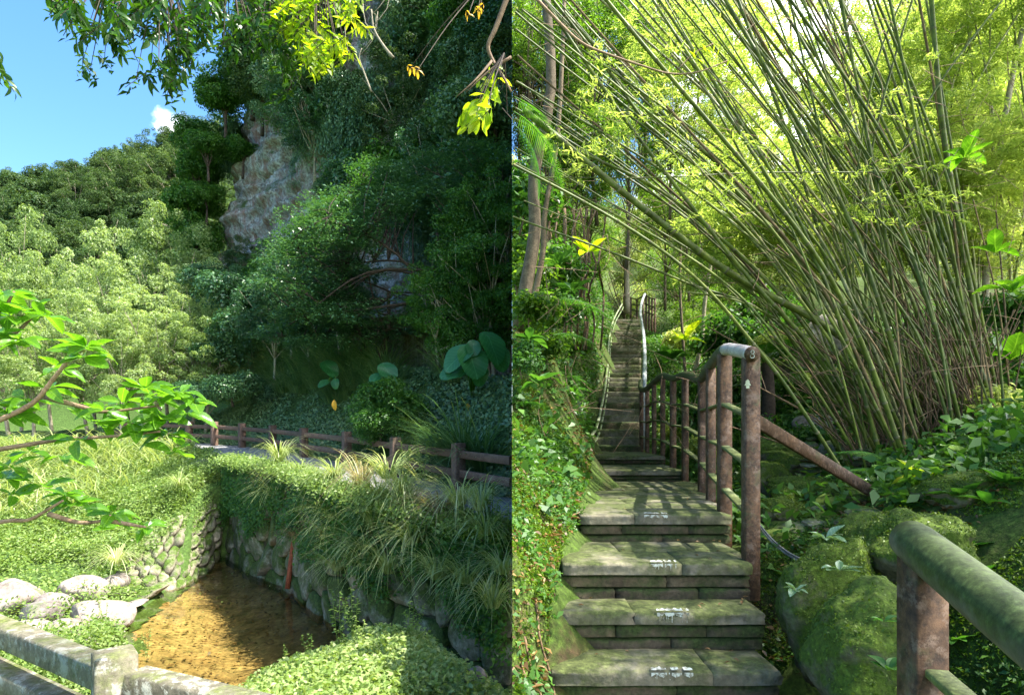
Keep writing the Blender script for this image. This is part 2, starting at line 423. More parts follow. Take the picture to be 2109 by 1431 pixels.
M['moss'] = rock_mat('moss_bank', (.06, .05, .02), (.14, .11, .04), moss=.3, moss_amt=.78, scale=3.0, moss_c=(.08, .17, .01), bump=1.0)
M['brown_rail'] = rock_mat('brown_painted_wood', (.050, .024, .011), (.115, .062, .030), moss=.0, moss_amt=.36, scale=9, moss_c=(.07, .08, .03), bump=.35, rough=.6, contrast=.25, lich=(.15, .10, .07))
M['rail_top'] = rock_mat('mossy_rail_bar', (.10, .07, .045), (.18, .15, .08), moss=.35, moss_amt=.66, scale=9, moss_c=(.11, .13, .04), bump=.2, rough=.6)
M['green_tube'] = rock_mat('algae_tube', (.06, .062, .05), (.14, .135, .115), moss=.30, moss_amt=.52, scale=6, moss_c=(.045, .065, .02), bump=.15, rough=.5)
M['cream_tube'] = rock_mat('worn_sunlit_tube', (.45, .36, .34), (.7, .66, .62), moss=None, scale=14, bump=.15, rough=.5)  # worn handrail end; the strong sun on it is put into the pale colour
M['grey_pipe'] = rock_mat('grey_pipe', (.22, .25, .27), (.42, .46, .48), moss=None, scale=12, bump=.05, rough=.35)
M['pale_pipe'] = rock_mat('weathered_pipe', (.26, .30, .20), (.45, .48, .36), moss=.2, moss_amt=.4, scale=9, bump=.1, rough=.5)
M['fence'] = rock_mat('brown_fence', (.085, .05, .035), (.17, .11, .08), moss=.1, moss_amt=.3, scale=8, bump=.3, rough=.75)
M['concrete_fence'] = rock_mat('lichen_fence', (.10, .09, .065), (.20, .18, .13), moss=.12, moss_amt=.36, scale=7, moss_c=(.10, .12, .03), bump=.6, lich=(.34, .34, .29))
M['bark'] = bark_mat('bark', (.10, .075, .05), (.22, .17, .11))
M['pale_bark'] = bark_mat('pale_bark', (.22, .19, .13), (.40, .36, .27))
M['dark_bark'] = bark_mat('dark_bark', (.03, .022, .015), (.08, .06, .045))
M['root'] = bark_mat('root_bark', (.10, .06, .03), (.24, .16, .09))
M['twig'] = bark_mat('twig_bark', (.16, .10, .06), (.32, .22, .14), 30)
M['rust'] = bark_mat('rusty_pole', (.16, .04, .02), (.30, .09, .04), 20)
M['culm'] = rock_mat('bamboo_culm', (.05, .085, .012), (.16, .19, .03), scale=1.6, bump=.08, rough=.5, contrast=.2)
M['culm_y'] = rock_mat('pale_bamboo_culm', (.20, .20, .06), (.34, .33, .15), scale=2.2, bump=.05, rough=.4)
M['culm_dry'] = rock_mat('dry_bamboo_culm', (.09, .06, .03), (.22, .16, .08), scale=3, bump=.1)
M['culm_node'] = rock_mat('bamboo_node', (.10, .10, .05), (.22, .21, .11), scale=4, bump=.05)
M['cable'] = rock_mat('cable', (.16, .16, .15), (.24, .23, .2), scale=6, bump=.05)
m_, nt_, b_ = mat('white_paint'); b_.inputs['Base Color'].default_value = (.50, .54, .48, 1); b_.inputs['Roughness'].default_value = .7
M['paint'] = m_
g_ = N(nt_, 'ShaderNodeNewGeometry'); pn_ = N(nt_, 'ShaderNodeTexNoise', Scale=45.0, Detail=6.0, Roughness=.7); nt_.links.new(g_.outputs['Position'], pn_.inputs['Vector'])
nt_.links.new(ramp(nt_, pn_.outputs['Fac'], [(.44, (.16, .15, .10)), (.56, (.52, .55, .48))]), b_.inputs['Base Color'])
# pool bed and water
M['bed'] = rock_mat('amber_pool_bed', (.19, .12, .04), (.46, .33, .13), moss=.0, moss_amt=.40, scale=2.6, moss_c=(.07, .07, .02), bump=.6)
m_, nt_, b_ = mat('pool_water')
b_.inputs['Base Color'].default_value = (.93, .95, .85, 1); b_.inputs['Roughness'].default_value = .03
b_.inputs['IOR'].default_value = 1.33; b_.inputs['Transmission Weight'].default_value = 1.0
lp = N(nt_, 'ShaderNodeTexNoise', Scale=3.5, Detail=3.0); g_ = N(nt_, 'ShaderNodeNewGeometry'); nt_.links.new(g_.outputs['Position'], lp.inputs['Vector'])
bp_ = N(nt_, 'ShaderNodeBump', Strength=.25, Distance=.03); nt_.links.new(lp.outputs['Fac'], bp_.inputs['Height']); nt_.links.new(bp_.outputs[0], b_.inputs['Normal'])
# shallow clear water lets sunlight through: mix of transparent and glossy by Fresnel
fr = N(nt_, 'ShaderNodeFresnel', IOR=1.33); nt_.links.new(bp_.outputs[0], fr.inputs['Normal'])
tp = N(nt_, 'ShaderNodeBsdfTransparent'); tp.inputs['Color'].default_value = (.86, .84, .70, 1)
gl = N(nt_, 'ShaderNodeBsdfGlossy'); gl.inputs['Roughness'].default_value = .04; nt_.links.new(bp_.outputs[0], gl.inputs['Normal'])
mx_ = N(nt_, 'ShaderNodeMixShader'); nt_.links.new(fr.outputs[0], mx_.inputs[0]); nt_.links.new(tp.outputs[0], mx_.inputs[1]); nt_.links.new(gl.outputs[0], mx_.inputs[2])
nt_.links.new(mx_.outputs[0], nt_.nodes['Material Output'].inputs['Surface'])
M['water'] = m_

# ------------------------------------------------------------------ prototypes (numpy geometry)
def crown_np(n, k=26, flat=.8, leaf=.06, lump=(.26, .42), spread=.68, aspect=.55, up=.5, noise_gap=.25, hollow=.7, seed=0, below=.3):
    rg = np.random.default_rng(seed)
    c = unit(rg.normal(size=(k, 3))) * (rg.random((k, 1)) ** .4) * spread
    c[:, 2] = c[:, 2] * flat
    c[:, 2] = np.where(c[:, 2] < -below, -below * rg.random(k), c[:, 2])
    r = rg.uniform(*lump, size=k)
    w = r ** 2; idx = rg.choice(k, size=int(n * 1.35), p=w / w.sum())
    d = unit(rg.normal(size=(len(idx), 3)) + np.array([0, 0, .35]))
    rad = r[idx][:, None] * (hollow + (1 - hollow + .12) * rg.random((len(idx), 1)))
    p = c[idx] + d * rad * np.array([1, 1, .75])
    keep = fbm(p * 5, 2, seed) > -.55 + noise_gap
    p, d = p[keep][:n], d[keep][:n]
    nrm = d * .6 + np.array([0, 0, up]) + rg.normal(size=p.shape) * .45
    s = leaf * rg.uniform(.6, 1.3, len(p))
    al = rg.normal(size=p.shape) + np.array([0, 0, -.5]) + d * .5
    v, q = leaves(p, nrm, s, aspect, al)
    return (v, q), c, r

def limbs_np(c, r, base, trunk_r, rg, top=None, n=5):
    """trunk from base up to crown centre and limbs to the lumps"""
    parts = []
    top = np.array([0, 0, .15]) if top is None else np.asarray(top, float)
    base = np.asarray(base, float)
    mid = (base + top) / 2 + np.append(rg.normal(size=2) * .06, 0)
    path = smooth_path([base, mid, top], 10)
    rad = trunk_r * np.linspace(1.15, .35, 10)
    parts.append(tube(path, rad, 7))
    for ci in c:
        t = rg.uniform(.35, .9); s = path[int(t * 9)]
        m = (s + ci) / 2 + rg.normal(size=3) * .05 + np.array([0, 0, .03])
        pp = smooth_path([s, m, ci], 6)
        parts.append(tube(pp, trunk_r * np.linspace(.42, .10, 6), n))
    return merge(parts)

PROTO = {}
def add_proto(name, crown, trunk=None, leafm='hill_leaf', barkm='bark', leafname='crown', trunkname='trunk'):
    PROTO[name] = dict(crown=crown, trunk=trunk, leafm=leafm, barkm=barkm, me={}, leafname=leafname, trunkname=trunkname)
def pmesh(name, part, m):
    p = PROTO[name]; key = (part, m.name)
    if key not in p['me']:
        v, q = p[part]; p['me'][key] = mesh_np(f'{name}_{part}', v, q, m, smooth=(part == 'trunk'))
    return p['me'][key]
def put(name, loc, scale=1.0, rz=None, objname='tree', label=None, cat='tree', group=None, side=0, leafm=None, tilt=(0, 0)):
    """a thing (root empty) with its crown and trunk; meshes shared unless it would cross the plane x=0"""
    p = PROTO[name]
    rz = random.uniform(0, 6.28) if rz is None else rz
    root = empty(objname, loc, (tilt[0], tilt[1], rz))
    sc = np.array((scale,) * 3 if np.isscalar(scale) else scale, float)
    root.scale = [float(s) for s in sc]
    tag(root, label, cat, group)
    Rm = np.array(root.rotation_euler.to_matrix())
    for part in ('crown', 'trunk'):
        if p[part] is None: continue
        m = M[leafm or p['leafm']] if part == 'crown' else M[p['barkm']]
        v, q = p[part]
        nm = p['leafname'] if part == 'crown' else p['trunkname']
        if side:
            w = (v * sc) @ Rm.T + np.array(loc)
            if (w[:, 0] * side).min() < .004:
                w2, qq = clip_side(w, q, side)
                if not len(qq): continue
                vl = ((w2 - np.array(loc)) @ Rm) / sc
                obj(nm, mesh_np(nm, vl, qq, m, smooth=(part == 'trunk')), root)
                continue
        obj(nm, pmesh(name, part, m), root)
    return root

for k in range(3):
    (cr, c, r) = crown_np(15000, 30, .8, .075, seed=10 + k)
    add_proto(f'round{k}', cr, limbs_np(c[:12], r, (0, 0, -1.5), .05, np.random.default_rng(k)), 'hill_leaf', 'dark_bark')
for k in range(3):
    (cr, c, r) = crown_np(24000, 120, 1.4, .042, lump=(.07, .19), spread=.98, noise_gap=.12, seed=20 + k, below=.75, aspect=.5)
    add_proto(f'airy{k}', cr, limbs_np(c[:26], r, (0, 0, -1.75), .032, np.random.default_rng(k + 5)), 'light_leaf', 'pale_bark')
for k in range(3):
    (cr, c, r) = crown_np(9000, 16, .62, .07, lump=(.3, .48), seed=30 + k, below=.2)
    add_proto(f'bush{k}', cr, limbs_np(c[:8], r, (0, 0, -.6), .04, np.random.default_rng(k + 9)), 'cliff_leaf', 'dark_bark')
for k in range(3):
    (cr, c, r) = crown_np(11000, 50, 1.1, .05, lump=(.12, .28), spread=.9, noise_gap=.15, seed=40 + k, below=.8, aspect=.35, hollow=.2, up=.7)
    add_proto(f'forest{k}', cr, limbs_np(c[:22], r, (0, 0, -2.2), .028, np.random.default_rng(k + 15)), 'back_leaf', 'bark')

for k in range(3):
    (cr, c, r) = crown_np(1500, 14, .7, .17, lump=(.3, .5), seed=50 + k, below=.2, hollow=.3, aspect=.42)
    add_proto(f'leafy{k}', cr, limbs_np(c[:8], r, (0, 0, -.6), .02, np.random.default_rng(k + 9)), 'shade_herb', 'bark')
def curtain_np(n, seed):
    rg = np.random.default_rng(seed)
    ns = 150
    x = rg.normal(size=ns) * .42; L = rg.uniform(.5, 1.8, ns); y = rg.normal(size=ns) * .12
    i = rg.integers(0, ns, n); t = rg.random(n) ** .8
    p = np.column_stack([x[i] + rg.normal(size=n) * .035, y[i] - .25 * np.sin(t * 2) + rg.normal(size=n) * .04, -t * L[i] + .25 * np.cos(x[i] * 3)])
    nrm = np.column_stack([rg.normal(size=n) * .5, -np.ones(n), .6 + rg.normal(size=n) * .4])
    return leaves(p, nrm, .06 * rg.uniform(.6, 1.4, n), .5, np.column_stack([rg.normal(size=n) * .4, np.zeros(n), -np.ones(n)]))
for k in range(2): add_proto(f'vine{k}', curtain_np(7000, 60 + k), None, 'cliff_leaf', leafname='foliage')

def tussock_np(n, seed, length=(.6, 1.15), width=.016, droop=(.6, 1.25), up=(.85, 1.4), spread=.12, nseg=6):
    rg = np.random.default_rng(seed)
    a = rg.uniform(0, 2 * np.pi, n); out = np.column_stack([np.cos(a), np.sin(a), np.zeros(n)])
    b = out * rg.random((n, 1)) * spread
    return blades(b, out, rg.uniform(*length, n), width, rg.uniform(*up, n), rg.uniform(*droop, n), nseg)
for k in range(3):
    add_proto(f'tussock{k}', tussock_np(120, 70 + k), None, 'grass', leafname='blades')
    add_proto(f'tallgrass{k}', tussock_np(260, 80 + k, (.8, 1.7), .022, (.35, .9), (.9, 1.35), .35, 5), None, 'dark_grass', leafname='blades')

def fern_np(nf, seed, L=.7, nl=18, arch=.55):
    rg = np.random.default_rng(seed); parts = []
    for f in range(nf):
        a = f / nf * 2 * np.pi + rg.normal() * .25; o = np.array([math.cos(a), math.sin(a), 0]); pr = np.array([-o[1], o[0], 0])
        Lf = L * rg.uniform(.7, 1.15); up = rg.uniform(.5, 1.0)
        t = np.linspace(.15, 1, nl)
        c = o * (t * Lf)[:, None] * .9 + np.array([0, 0, 1.0]) * ((up * t - (up * .6 + .35) * t * t) * Lf)[:, None]
        w = Lf * .23 * np.sin(np.pi * np.clip(t * .93 + .05, 0, 1)) ** .8 + .01
        for s in (-1, 1):
            cc = c + pr * (s * w * .5)[:, None] + o * (w * .12)[:, None]
            al = pr * s + o * .35 + np.array([0, 0, -.15])
            nn = np.tile(np.array([0, 0, 1.0]) + pr * s * .2, (nl, 1)) + rg.normal(size=(nl, 3)) * .1
            v, q = leaves(cc, nn, w, .01, np.tile(al, (nl, 1)), .02)
            # give leaflets an absolute width
            v = v.reshape(-1, 4, 3); mid = (v[:, 1] + v[:, 3]) / 2; dd = unit(v[:, 1] - v[:, 3]) * (Lf / nl * .42)
            v[:, 1] = mid + dd; v[:, 3] = mid - dd
            parts.append((v.reshape(-1, 3), q))
        parts.append(tube(np.concatenate([[[0, 0, 0]], c]), .004, 3, cap=False))
    return merge(parts)
for k in range(2): add_proto(f'fern{k}', fern_np(11, 90 + k), None, 'fern', leafname='fronds')

def bigleaf_np(L=1.0, W=.45, bend=.25, cup=.10, nl=8, nw=4, heart=False, serr=0.0, shape=1.0):
    t = np.linspace(0, 1, nl + 1); s = np.linspace(-1, 1, nw + 1)
    T, S = np.meshgrid(t, s, indexing='ij')
    if heart:
        prof = np.sqrt(np.clip(1 - (2 * T - 1) ** 2, 0, 1)) ** .9 * (1.1 - .35 * T) + .02
    else:
        prof = np.sin(np.pi * T ** shape) ** .75 + .02
    prof = np.clip(prof, .02, None)
    Wd = prof * W * .5 * (1 + serr * np.where(np.arange(nl + 1) % 2, 1, -1)[:, None])
    X = np.stack([S * Wd, T * L, cup * L * (np.abs(S) ** 1.3) * prof - bend * L * T ** 2 + .02 * L * np.sin(T * 9 + S * 3)], -1)
    if heart: X[..., 1] -= (1 - np.clip(T * 6, 0, 1)) * np.abs(S) * .12 * L
    m, n = X.shape[:2]; i = np.arange(m - 1)[:, None] * n; j = np.arange(n - 1)[None]
    return X.reshape(-1, 3), np.stack([i + j, i + j + 1, i + n + j + 1, i + n + j], -1).reshape(-1, 4)
LEAFME = {}
def leafme(kind, m):
    key = (kind, m)
    if key not in LEAFME:
        spec = {'oval': [dict(W=.46, bend=b, cup=c) for b, c in ((.1, .06), (.3, .1), (-.05, .12), (.5, .08))],
                'lance': [dict(W=.38, bend=b, cup=.08, nl=5, nw=2, shape=.8) for b in (.1, .3, .5)],
                'taro': [dict(W=.95, bend=b, cup=.08, nl=22, nw=8, heart=True, serr=.045) for b in (.15, .35)],
                'litter': [dict(W=.42, bend=b, cup=.15, nl=4, nw=2) for b in (.15, -.2)]}[kind]
        LEAFME[key] = [mesh_np(kind + '_leaf', *bigleaf_np(**s), M[m], smooth=True) for s in spec]
    return random.choice(LEAFME[key])
def orient(direction, normal):
    """euler with local +Y along direction and local +Z near normal"""
    y = Vector(direction).normalized(); z = Vector(normal); z = (z - y * z.dot(y))
    if z.length < 1e-4: z = Vector((0.1, .2, 1)); z = z - y * z.dot(y)
    z.normalize(); x = y.cross(z)
    return Matrix((x, y, z)).transposed().to_euler()

def rock_np(seed, n=24, rough=.10, cuts=9, flat=.75):
    rg = np.random.default_rng(seed)
    u = np.linspace(0, np.pi, n // 2 + 1); w = np.linspace(0, 2 * np.pi, n, endpoint=False)
    # cube-sphere keeps even quads
    k = max(6, n // 3); g = np.linspace(-1, 1, k + 1); A, B = np.meshgrid(g, g, indexing='ij'); vs, qs, o = [], [], 0
    for ax in range(3):
        for s in (-1, 1):
            X = np.empty((k + 1, k + 1, 3)); X[..., ax] = s; X[..., (ax + 1) % 3] = A * s; X[..., (ax + 2) % 3] = B
            i = np.arange(k)[:, None] * (k + 1); j = np.arange(k)[None]
            qs.append(np.stack([i + j, i + k + 1 + j, i + k + 2 + j, i + j + 1], -1).reshape(-1, 4) + o)
            vs.append(X.reshape(-1, 3)); o += (k + 1) ** 2
    v = np.concatenate(vs); q = np.concatenate(qs)
    key = np.round(v * 1000).astype(int); _, idx, inv = np.unique(key, axis=0, return_index=True, return_inverse=True)
    v = v[idx]; q = inv.reshape(-1)[q]; v = unit(v)
    for c in range(cuts):
        nn = unit(rg.normal(size=3)); d = rg.uniform(.62, .92)
        e = np.maximum(0, v @ nn - d); v = v - e[:, None] * nn * .9
    v = v * (1 + rough * fbm(v * 2.2, 3, seed)[:, None] - rough * .35 * np.abs(fbm(v * 5, 3, seed + 4))[:, None] ** .7) ; v[:, 2] *= flat
    return v, q
ROCK = [rock_np(100 + k, 30) for k in range(6)]
SMOOTHROCK = [rock_np(120 + k, 66, .24, 9, .8) for k in range(4)]
ROCKME = {}
def rock(loc, size, m, k=None, smooth=False, name='boulder', label=None, cat='rock', group=None, rot=None, parent=None):
    k = random.randrange(4 if smooth else 6) if k is None else k
    key = (k, m, smooth)
    if key not in ROCKME: ROCKME[key] = mesh_np('rock', *(SMOOTHROCK if smooth else ROCK)[k], M[m], smooth=True)
    rot = (random.uniform(-.3, .3), random.uniform(-.3, .3), random.uniform(0, 6.28)) if rot is None else rot
    o = obj(name, ROCKME[key], parent, loc, rot, size)
    if parent is None: tag(o, label, cat, group)
    return o

# ================================================================== THE LEFT PLACE (x < 0): pool, path, cliff
# big ground sheet reaching the horizon
g = np.array([[-2500, -300, -3.9], [2500, -300, -3.9], [2500, 3000, -3.9], [-2500, 3000, -3.9]], float)
tag(obj('ground', mesh_np('ground', g, [[0, 1, 2, 3]], M['earth'])), kind='structure')

NEAR = np.array([(0, 7.0, -1.10), (-1.3, 8.2, -1.0), (-2.6, 9.5, -.85), (-4.2, 11.7, -.72), (-5.6, 13.4, -.68), (-7.0, 15.1, -.66), (-8.6, 17.2, -.62), (-10.2, 18.6, -.56), (-12.2, 19.6, -.5), (-17, 21, -.4), (-26, 22.5, -.35)])
FEN = np.array([(0, 8.9, -1.05), (-.9, 10.2, -1.0), (-2.4, 12.5, -.92), (-3.95, 14.5, -.8), (-5.66, 16.5, -.7), (-7.3, 18.5, -.6), (-8.9, 20, -.52), (-10.3, 21, -.45), (-11.7, 22, -.42), (-16, 24, -.3), (-26, 27, -.3)])
FOOT = FEN + np.array([0, 1.5, .35]); FOOT[0, 0] = 0
TOP = np.array([(0, 13.2, 1.0), (-1.0, 14.6, 1.1), (-2.7, 17, 1.5), (-4.3, 19, 1.8), (-6, 21, 2.1), (-8, 23.5, 2.5), (-10, 26, 2.8), (-12, 28.5, 2.2), (-14.5, 31, 1.0), (-20, 34, .2), (-30, 38, -.2)])
CLF = np.array([(0, 16.3, 1.6), (-1.2, 17.8, 1.8), (-3.2, 20.2, 2.3), (-5, 22.4, 2.6), (-7, 24.6, 2.9), (-9.2, 27.2, 3.2), (-11.5, 30, 3.3), (-14.4, 33, 3.0), (-17.6, 36.5, 2.0), (-21, 46, 1.0), (-27, 60, .5)])
def loft(name, rows, mats, nu=120, nv=10, amp=.08, sc=1.2, seed=1, amp_edges=True):
    rows = [smooth_path(r, nu) for r in rows]
    out = []
    for a in range(len(rows) - 1):
        for t in np.linspace(0, 1, nv, endpoint=False): out.append(rows[a] * (1 - t) + rows[a + 1] * t)
    out.append(rows[-1]); X = np.array(out)
    d = fbm(X.reshape(-1, 3) * sc, 4, seed).reshape(X.shape[:2]) * amp
    X[..., 2] += d
    X[..., 0] = np.minimum(X[..., 0], 0)
    return X
FAR = FEN + np.array([0, .55, .03])
Xp = loft('path', [NEAR, FAR], None, 140, 14, .035, 1.5)
tag(obj('path', grid_mesh('path', Xp, M['path'])), kind='structure')
Xb = loft('bank', [FAR + np.array([0, -.1, -.06]), FOOT, TOP + np.array([0, -.3, .1]), CLF + np.array([0, 6, .2])], None, 150, 14, .22, 1.1, 3)
tag(obj('bank', grid_mesh('bank', Xb, M['dark_earth'])), kind='structure')

# the rock cliff: overhanging foot, ledges, leaning back
nu, nv = 230, 170
base = smooth_path(np.concatenate([[(5.5, 11.5, 1.3)], CLF]), nu); tan = np.gradient(base[:, :2], axis=0); nrm2 = np.column_stack([tan[:, 1], -tan[:, 0]]); nrm2 /= np.linalg.norm(nrm2, axis=1, keepdims=True)
nrm2 = -nrm2   # outward = toward the path
for _ in range(30): nrm2[1:-1] = (nrm2[:-2] + nrm2[1:-1] + nrm2[2:]) / 3
nrm2 /= np.linalg.norm(nrm2, axis=1, keepdims=True)
hgt = np.interp(np.linspace(-1, 10, nu), [-1, 0, 3, 5, 6, 7, 8, 9, 10], [12, 14.5, 18.5, 22, 23, 23, 21, 15, 11])
lean = np.interp(np.linspace(-1, 10, nu), [-1, 3, 6, 7, 10], [4.2, 4.2, 2.2, 1.3, 1.0])
Xc = np.empty((nv, nu, 3))
for j in range(nv):
    t = j / (nv - 1)
    if j < 8: back, zz = 3.6, j * .37 - 1.2
    elif j < 14: back, zz = 3.6 * (1 - (j - 8) / 5.0), 1.4 + (j - 8) * .05
    else:
        tt = (j - 14) / (nv - 15); zz = 1.7 + tt * hgt; back = (tt + .2 * tt ** 3) * lean
    Xc[j, :, :2] = base[:, :2] - nrm2 * (np.ones(nu) * back)[:, None]
    Xc[j, :, 2] = base[:, 2] + zz
pn = Xc.reshape(-1, 3)
big = fbm(pn * np.array([.16, .16, .12]), 3, 5).reshape(nv, nu) * 2.0
strata = (np.sin(Xc[..., 2] * 2.1 + fbm(pn * .2, 2, 8).reshape(nv, nu) * 3) ** 3) * .35 + np.abs(fbm(pn * np.array([2.2, 2.2, 1.2]), 3, 12)).reshape(nv, nu) * -.5 + fbm(pn * np.array([.9, .9, 2.8]), 5, 2).reshape(nv, nu) * .45
amp = np.clip((np.arange(nv) - 10) / 12, 0, 1)[:, None]
disp = (big + strata) * amp
Xc[..., :2] += nrm2[None] * disp[..., None]
Xc[..., 0] = np.minimum(Xc[..., 0], 0)
tag(obj('cliff', grid_mesh('cliff', Xc[:, ::1], M['cliff'])), kind='structure')
# plateau behind the cliff edge
Xt = np.stack([Xc[-1], Xc[-1] + np.append(np.array([.35, 1.0]) * 14, 3.0)], 0); Xt[..., 0] = np.minimum(Xt[..., 0], 0)
tag(obj('cliff_top_ground', grid_mesh('cliff_top_ground', Xt, M['dark_earth'])), kind='structure')

# far ridge
hx = np.linspace(-130, -8, 110); hy = np.linspace(46, 150, 70)
HX, HYY = np.meshgrid(hx, hy, indexing='ij')
ridge = np.interp(HX, [-130, -90, -76, -62, -50, -44, -30, -8], [34, 38, 41, 45, 49, 50, 50, 48])
tt = np.clip((HYY - 52) / 42, 0, 1); HZ = -.5 + (ridge - 6) * (tt ** .8) + 3.0 * fbm(np.stack([HX, HYY, HX * 0], -1).reshape(-1, 3) * .07, 4, 3).reshape(HX.shape) * np.clip(tt * 3, 0, 1)
tag(obj('hill', grid_mesh('hill', np.stack([HX, HYY, HZ], -1), M['earth'])), kind='structure')
def hill_z(x, y):
    i = int(np.clip((x + 130) / 122 * 109, 0, 109)); j = int(np.clip((y - 46) / 104 * 69, 0, 69)); return HZ[i, j]
rg = np.random.default_rng(3)
cnt = 0
for k in range(900):
    if cnt >= 230: break
    x = rg.uniform(-105, -34); y = rg.uniform(58, 104); z = hill_z(x, y)
    r = rg.uniform(2.0, 5.0)
    px, py = proj((x, y, z + r))
    if px < -60 or px > 470 or py > 640: continue
    if any(abs(px - a) < w and abs(py - b) < h for a, b, w, h in ((150, 455, 10, 25), (275, 465, 22, 25))): continue
    put(('round%d' if rg.random() < .6 else 'airy%d') % (cnt % 3), (x, y, z + r * .5), (r, r, r * rg.uniform(.75, 1.05)), objname='tree', cat='tree', group='trees covering the far ridge', leafm='hill_leaf',
        label='rounded dark green tree on the far forested ridge', side=-1)
    cnt += 1
# two bare rock faces among the ridge trees
for (px, py, d, s, lb) in ((275, 500, 74, (2.6, 2, 4.0), 'bare grey rock face beside the sunlit ledge on the far ridge'), (147, 490, 76, (1.0, 2, 4), 'narrow pale rock face at the left of the far ridge')):
    rock(P(px, py, d), s, 'cliff', name='rock_face', label=lb, cat='rock', rot=(0, .1, .4))

# cliff vegetation: shrubs and hanging vines, leaving the bare faces open
BARE = [(570, 265, 44, 75), (512, 400, 56, 62), (612, 462, 50, 50), (470, 500, 16, 60), (745, 298, 62, 30), (640, 385, 40, 30), (690, 350, 26, 20), (560, 520, 20, 20), (850, 560, 120, 60), (740, 310, 22, 30), (655, 440, 14, 40), (590, 330, 14, 40)]
cnt = 0; rg = np.random.default_rng(11)
for k in range(2600):
    if cnt >= 250: break
    i = rg.integers(2, nu - 20); j = int(rg.integers(22, nv)); p = Xc[j, i]
    px, py = proj(p)
    if px < 380 or px > 1052 or py < -60 or py > 700: continue
    r = rg.uniform(.7, 1.5) * (.6 + p[1] / 40)
    rp = r * F / p[1] * .85
    if any(((px - a) / (w + rp * .5)) ** 2 + ((py - b) / (h + rp * .5)) ** 2 < 1 for a, b, w, h in BARE): continue
    if rg.random() < .30:
        yaw = math.atan2(nrm2[i, 1], nrm2[i, 0]) + math.pi / 2
        put(f'vine{cnt % 2}', p + np.append(nrm2[i] * .3, .3), (r * 1.1, r, r * 1.1), rz=yaw, objname='vine', cat='vine', group='vines hanging on the cliff',
            label='dark green vines trailing down the shaded cliff', side=-1)
    else:
        r *= rg.choice([.65, 1, 1, 1.25]); put(str(rg.choice(['bush', 'bush', 'leafy', 'airy', 'round'])) + str(cnt % 3), p + np.append(nrm2[i] * r * .25, .1), (r, r, r * rg.uniform(.7, 1.1)), objname='shrub', cat='shrub', group='shrubs growing on the cliff',
            label='dark green shrub clinging to the shaded cliff face', side=-1, leafm='green_leaf' if (px < 600 and rg.random() < .7) else str(rg.choice(['cliff_leaf', 'cliff_leaf', 'dark_leaf', 'green_leaf', 'hill_leaf'])))
    cnt += 1
# trees along the cliff rim and its left shoulder
for (px, py, d, r) in ((408, 280, 37, 1.7), (465, 190, 36, 2.1), (520, 120, 35, 2.4), (560, 60, 34, 2.4), (620, 20, 33, 2.4), (430, 300, 35, 1.4), (415, 350, 37, 1.7), (400, 420, 37, 1.9), (425, 400, 36, 1.3), (405, 480, 37, 2.0), (540, 170, 34, 2), (690, -30, 31, 2.6)):
    put(f'round{int(px) % 3}', P(px, py, d), r, objname='tree', cat='tree', group='trees on the left shoulder of the cliff', label='bushy green tree on the left edge of the cliff', side=-1,
        leafm='green_leaf' if 180 < py < 520 else 'hill_leaf')
# gaunt branches on the upper cliff
for (pts, r, lb) in (([(810, 120), (790, 95), (770, 60), (765, 20)], .06, 'bare pale forked trunk high on the cliff'), ([(765, 190), (750, 150), (740, 120), (745, 100)], .035, 'thin bare sapling below the forked trunk on the cliff')):
    pp = smooth_path([P(a, b, 21.5) for a, b in pts], 12); parts = [tube(pp, np.linspace(r, r * .4, 12), 6)]
    for kk in (5, 8, 10): parts.append(tube(smooth_path([pp[kk], pp[kk] + [.5 * (-1) ** kk, 0, .6], pp[kk] + [.6 * (-1) ** kk, 0, 1.4]], 5), r * .3, 5))
    tag(obj('bare_trunk', mesh_np('bare_trunk', *merge(parts), M['pale_bark'], True)), lb, 'trunk')

# sunny pale trees beyond the pool
LT = [(350, 420, 31, 3.3), (200, 445, 33, 3.3), (45, 430, 34, 3.2), (110, 520, 29, 2.9), (270, 520, 27, 2.9), (400, 530, 27, 2.6), (20, 560, 27, 3.0), (185, 590, 24.5, 2.6), (330, 600, 24, 2.5), (420, 640, 24, 2.1), (70, 650, 23, 2.3), (250, 640, 23, 1.8)]
LBL = ['tallest pale green tree, right of the group, below the sunlit ledge', 'pale green tree with a pointed orange tipped top beneath the ridge', 'pale green tree at the far left against the dark ridge', 'yellow green tree behind the left foreground twigs', 'bright grey green tree in the middle of the sunny grove', 'loose yellow green tree at the cliff shade line', 'pale tree cut by the left picture edge', 'soft leaved pale tree left of centre in the sunny grove', 'pale green tree with slim trunks above the foreground leaves', 'small sunny tree in front of the dark cliff foot', 'low pale tree behind the left foreground twigs', 'low slender tree with visible pale trunks in the grove']
for k, (px, py, d, r) in enumerate(LT):
    t = P(px, py, d); gz = -.4
    H = t[2] - gz; s = H / 3.0
    put(f'airy{k % 3}', (t[0], d, gz + 1.7 * s), (r * .82, r * .82, s), objname='tree', cat='tree', label=LBL[k], side=-1, group='sunny grove beyond the pool')
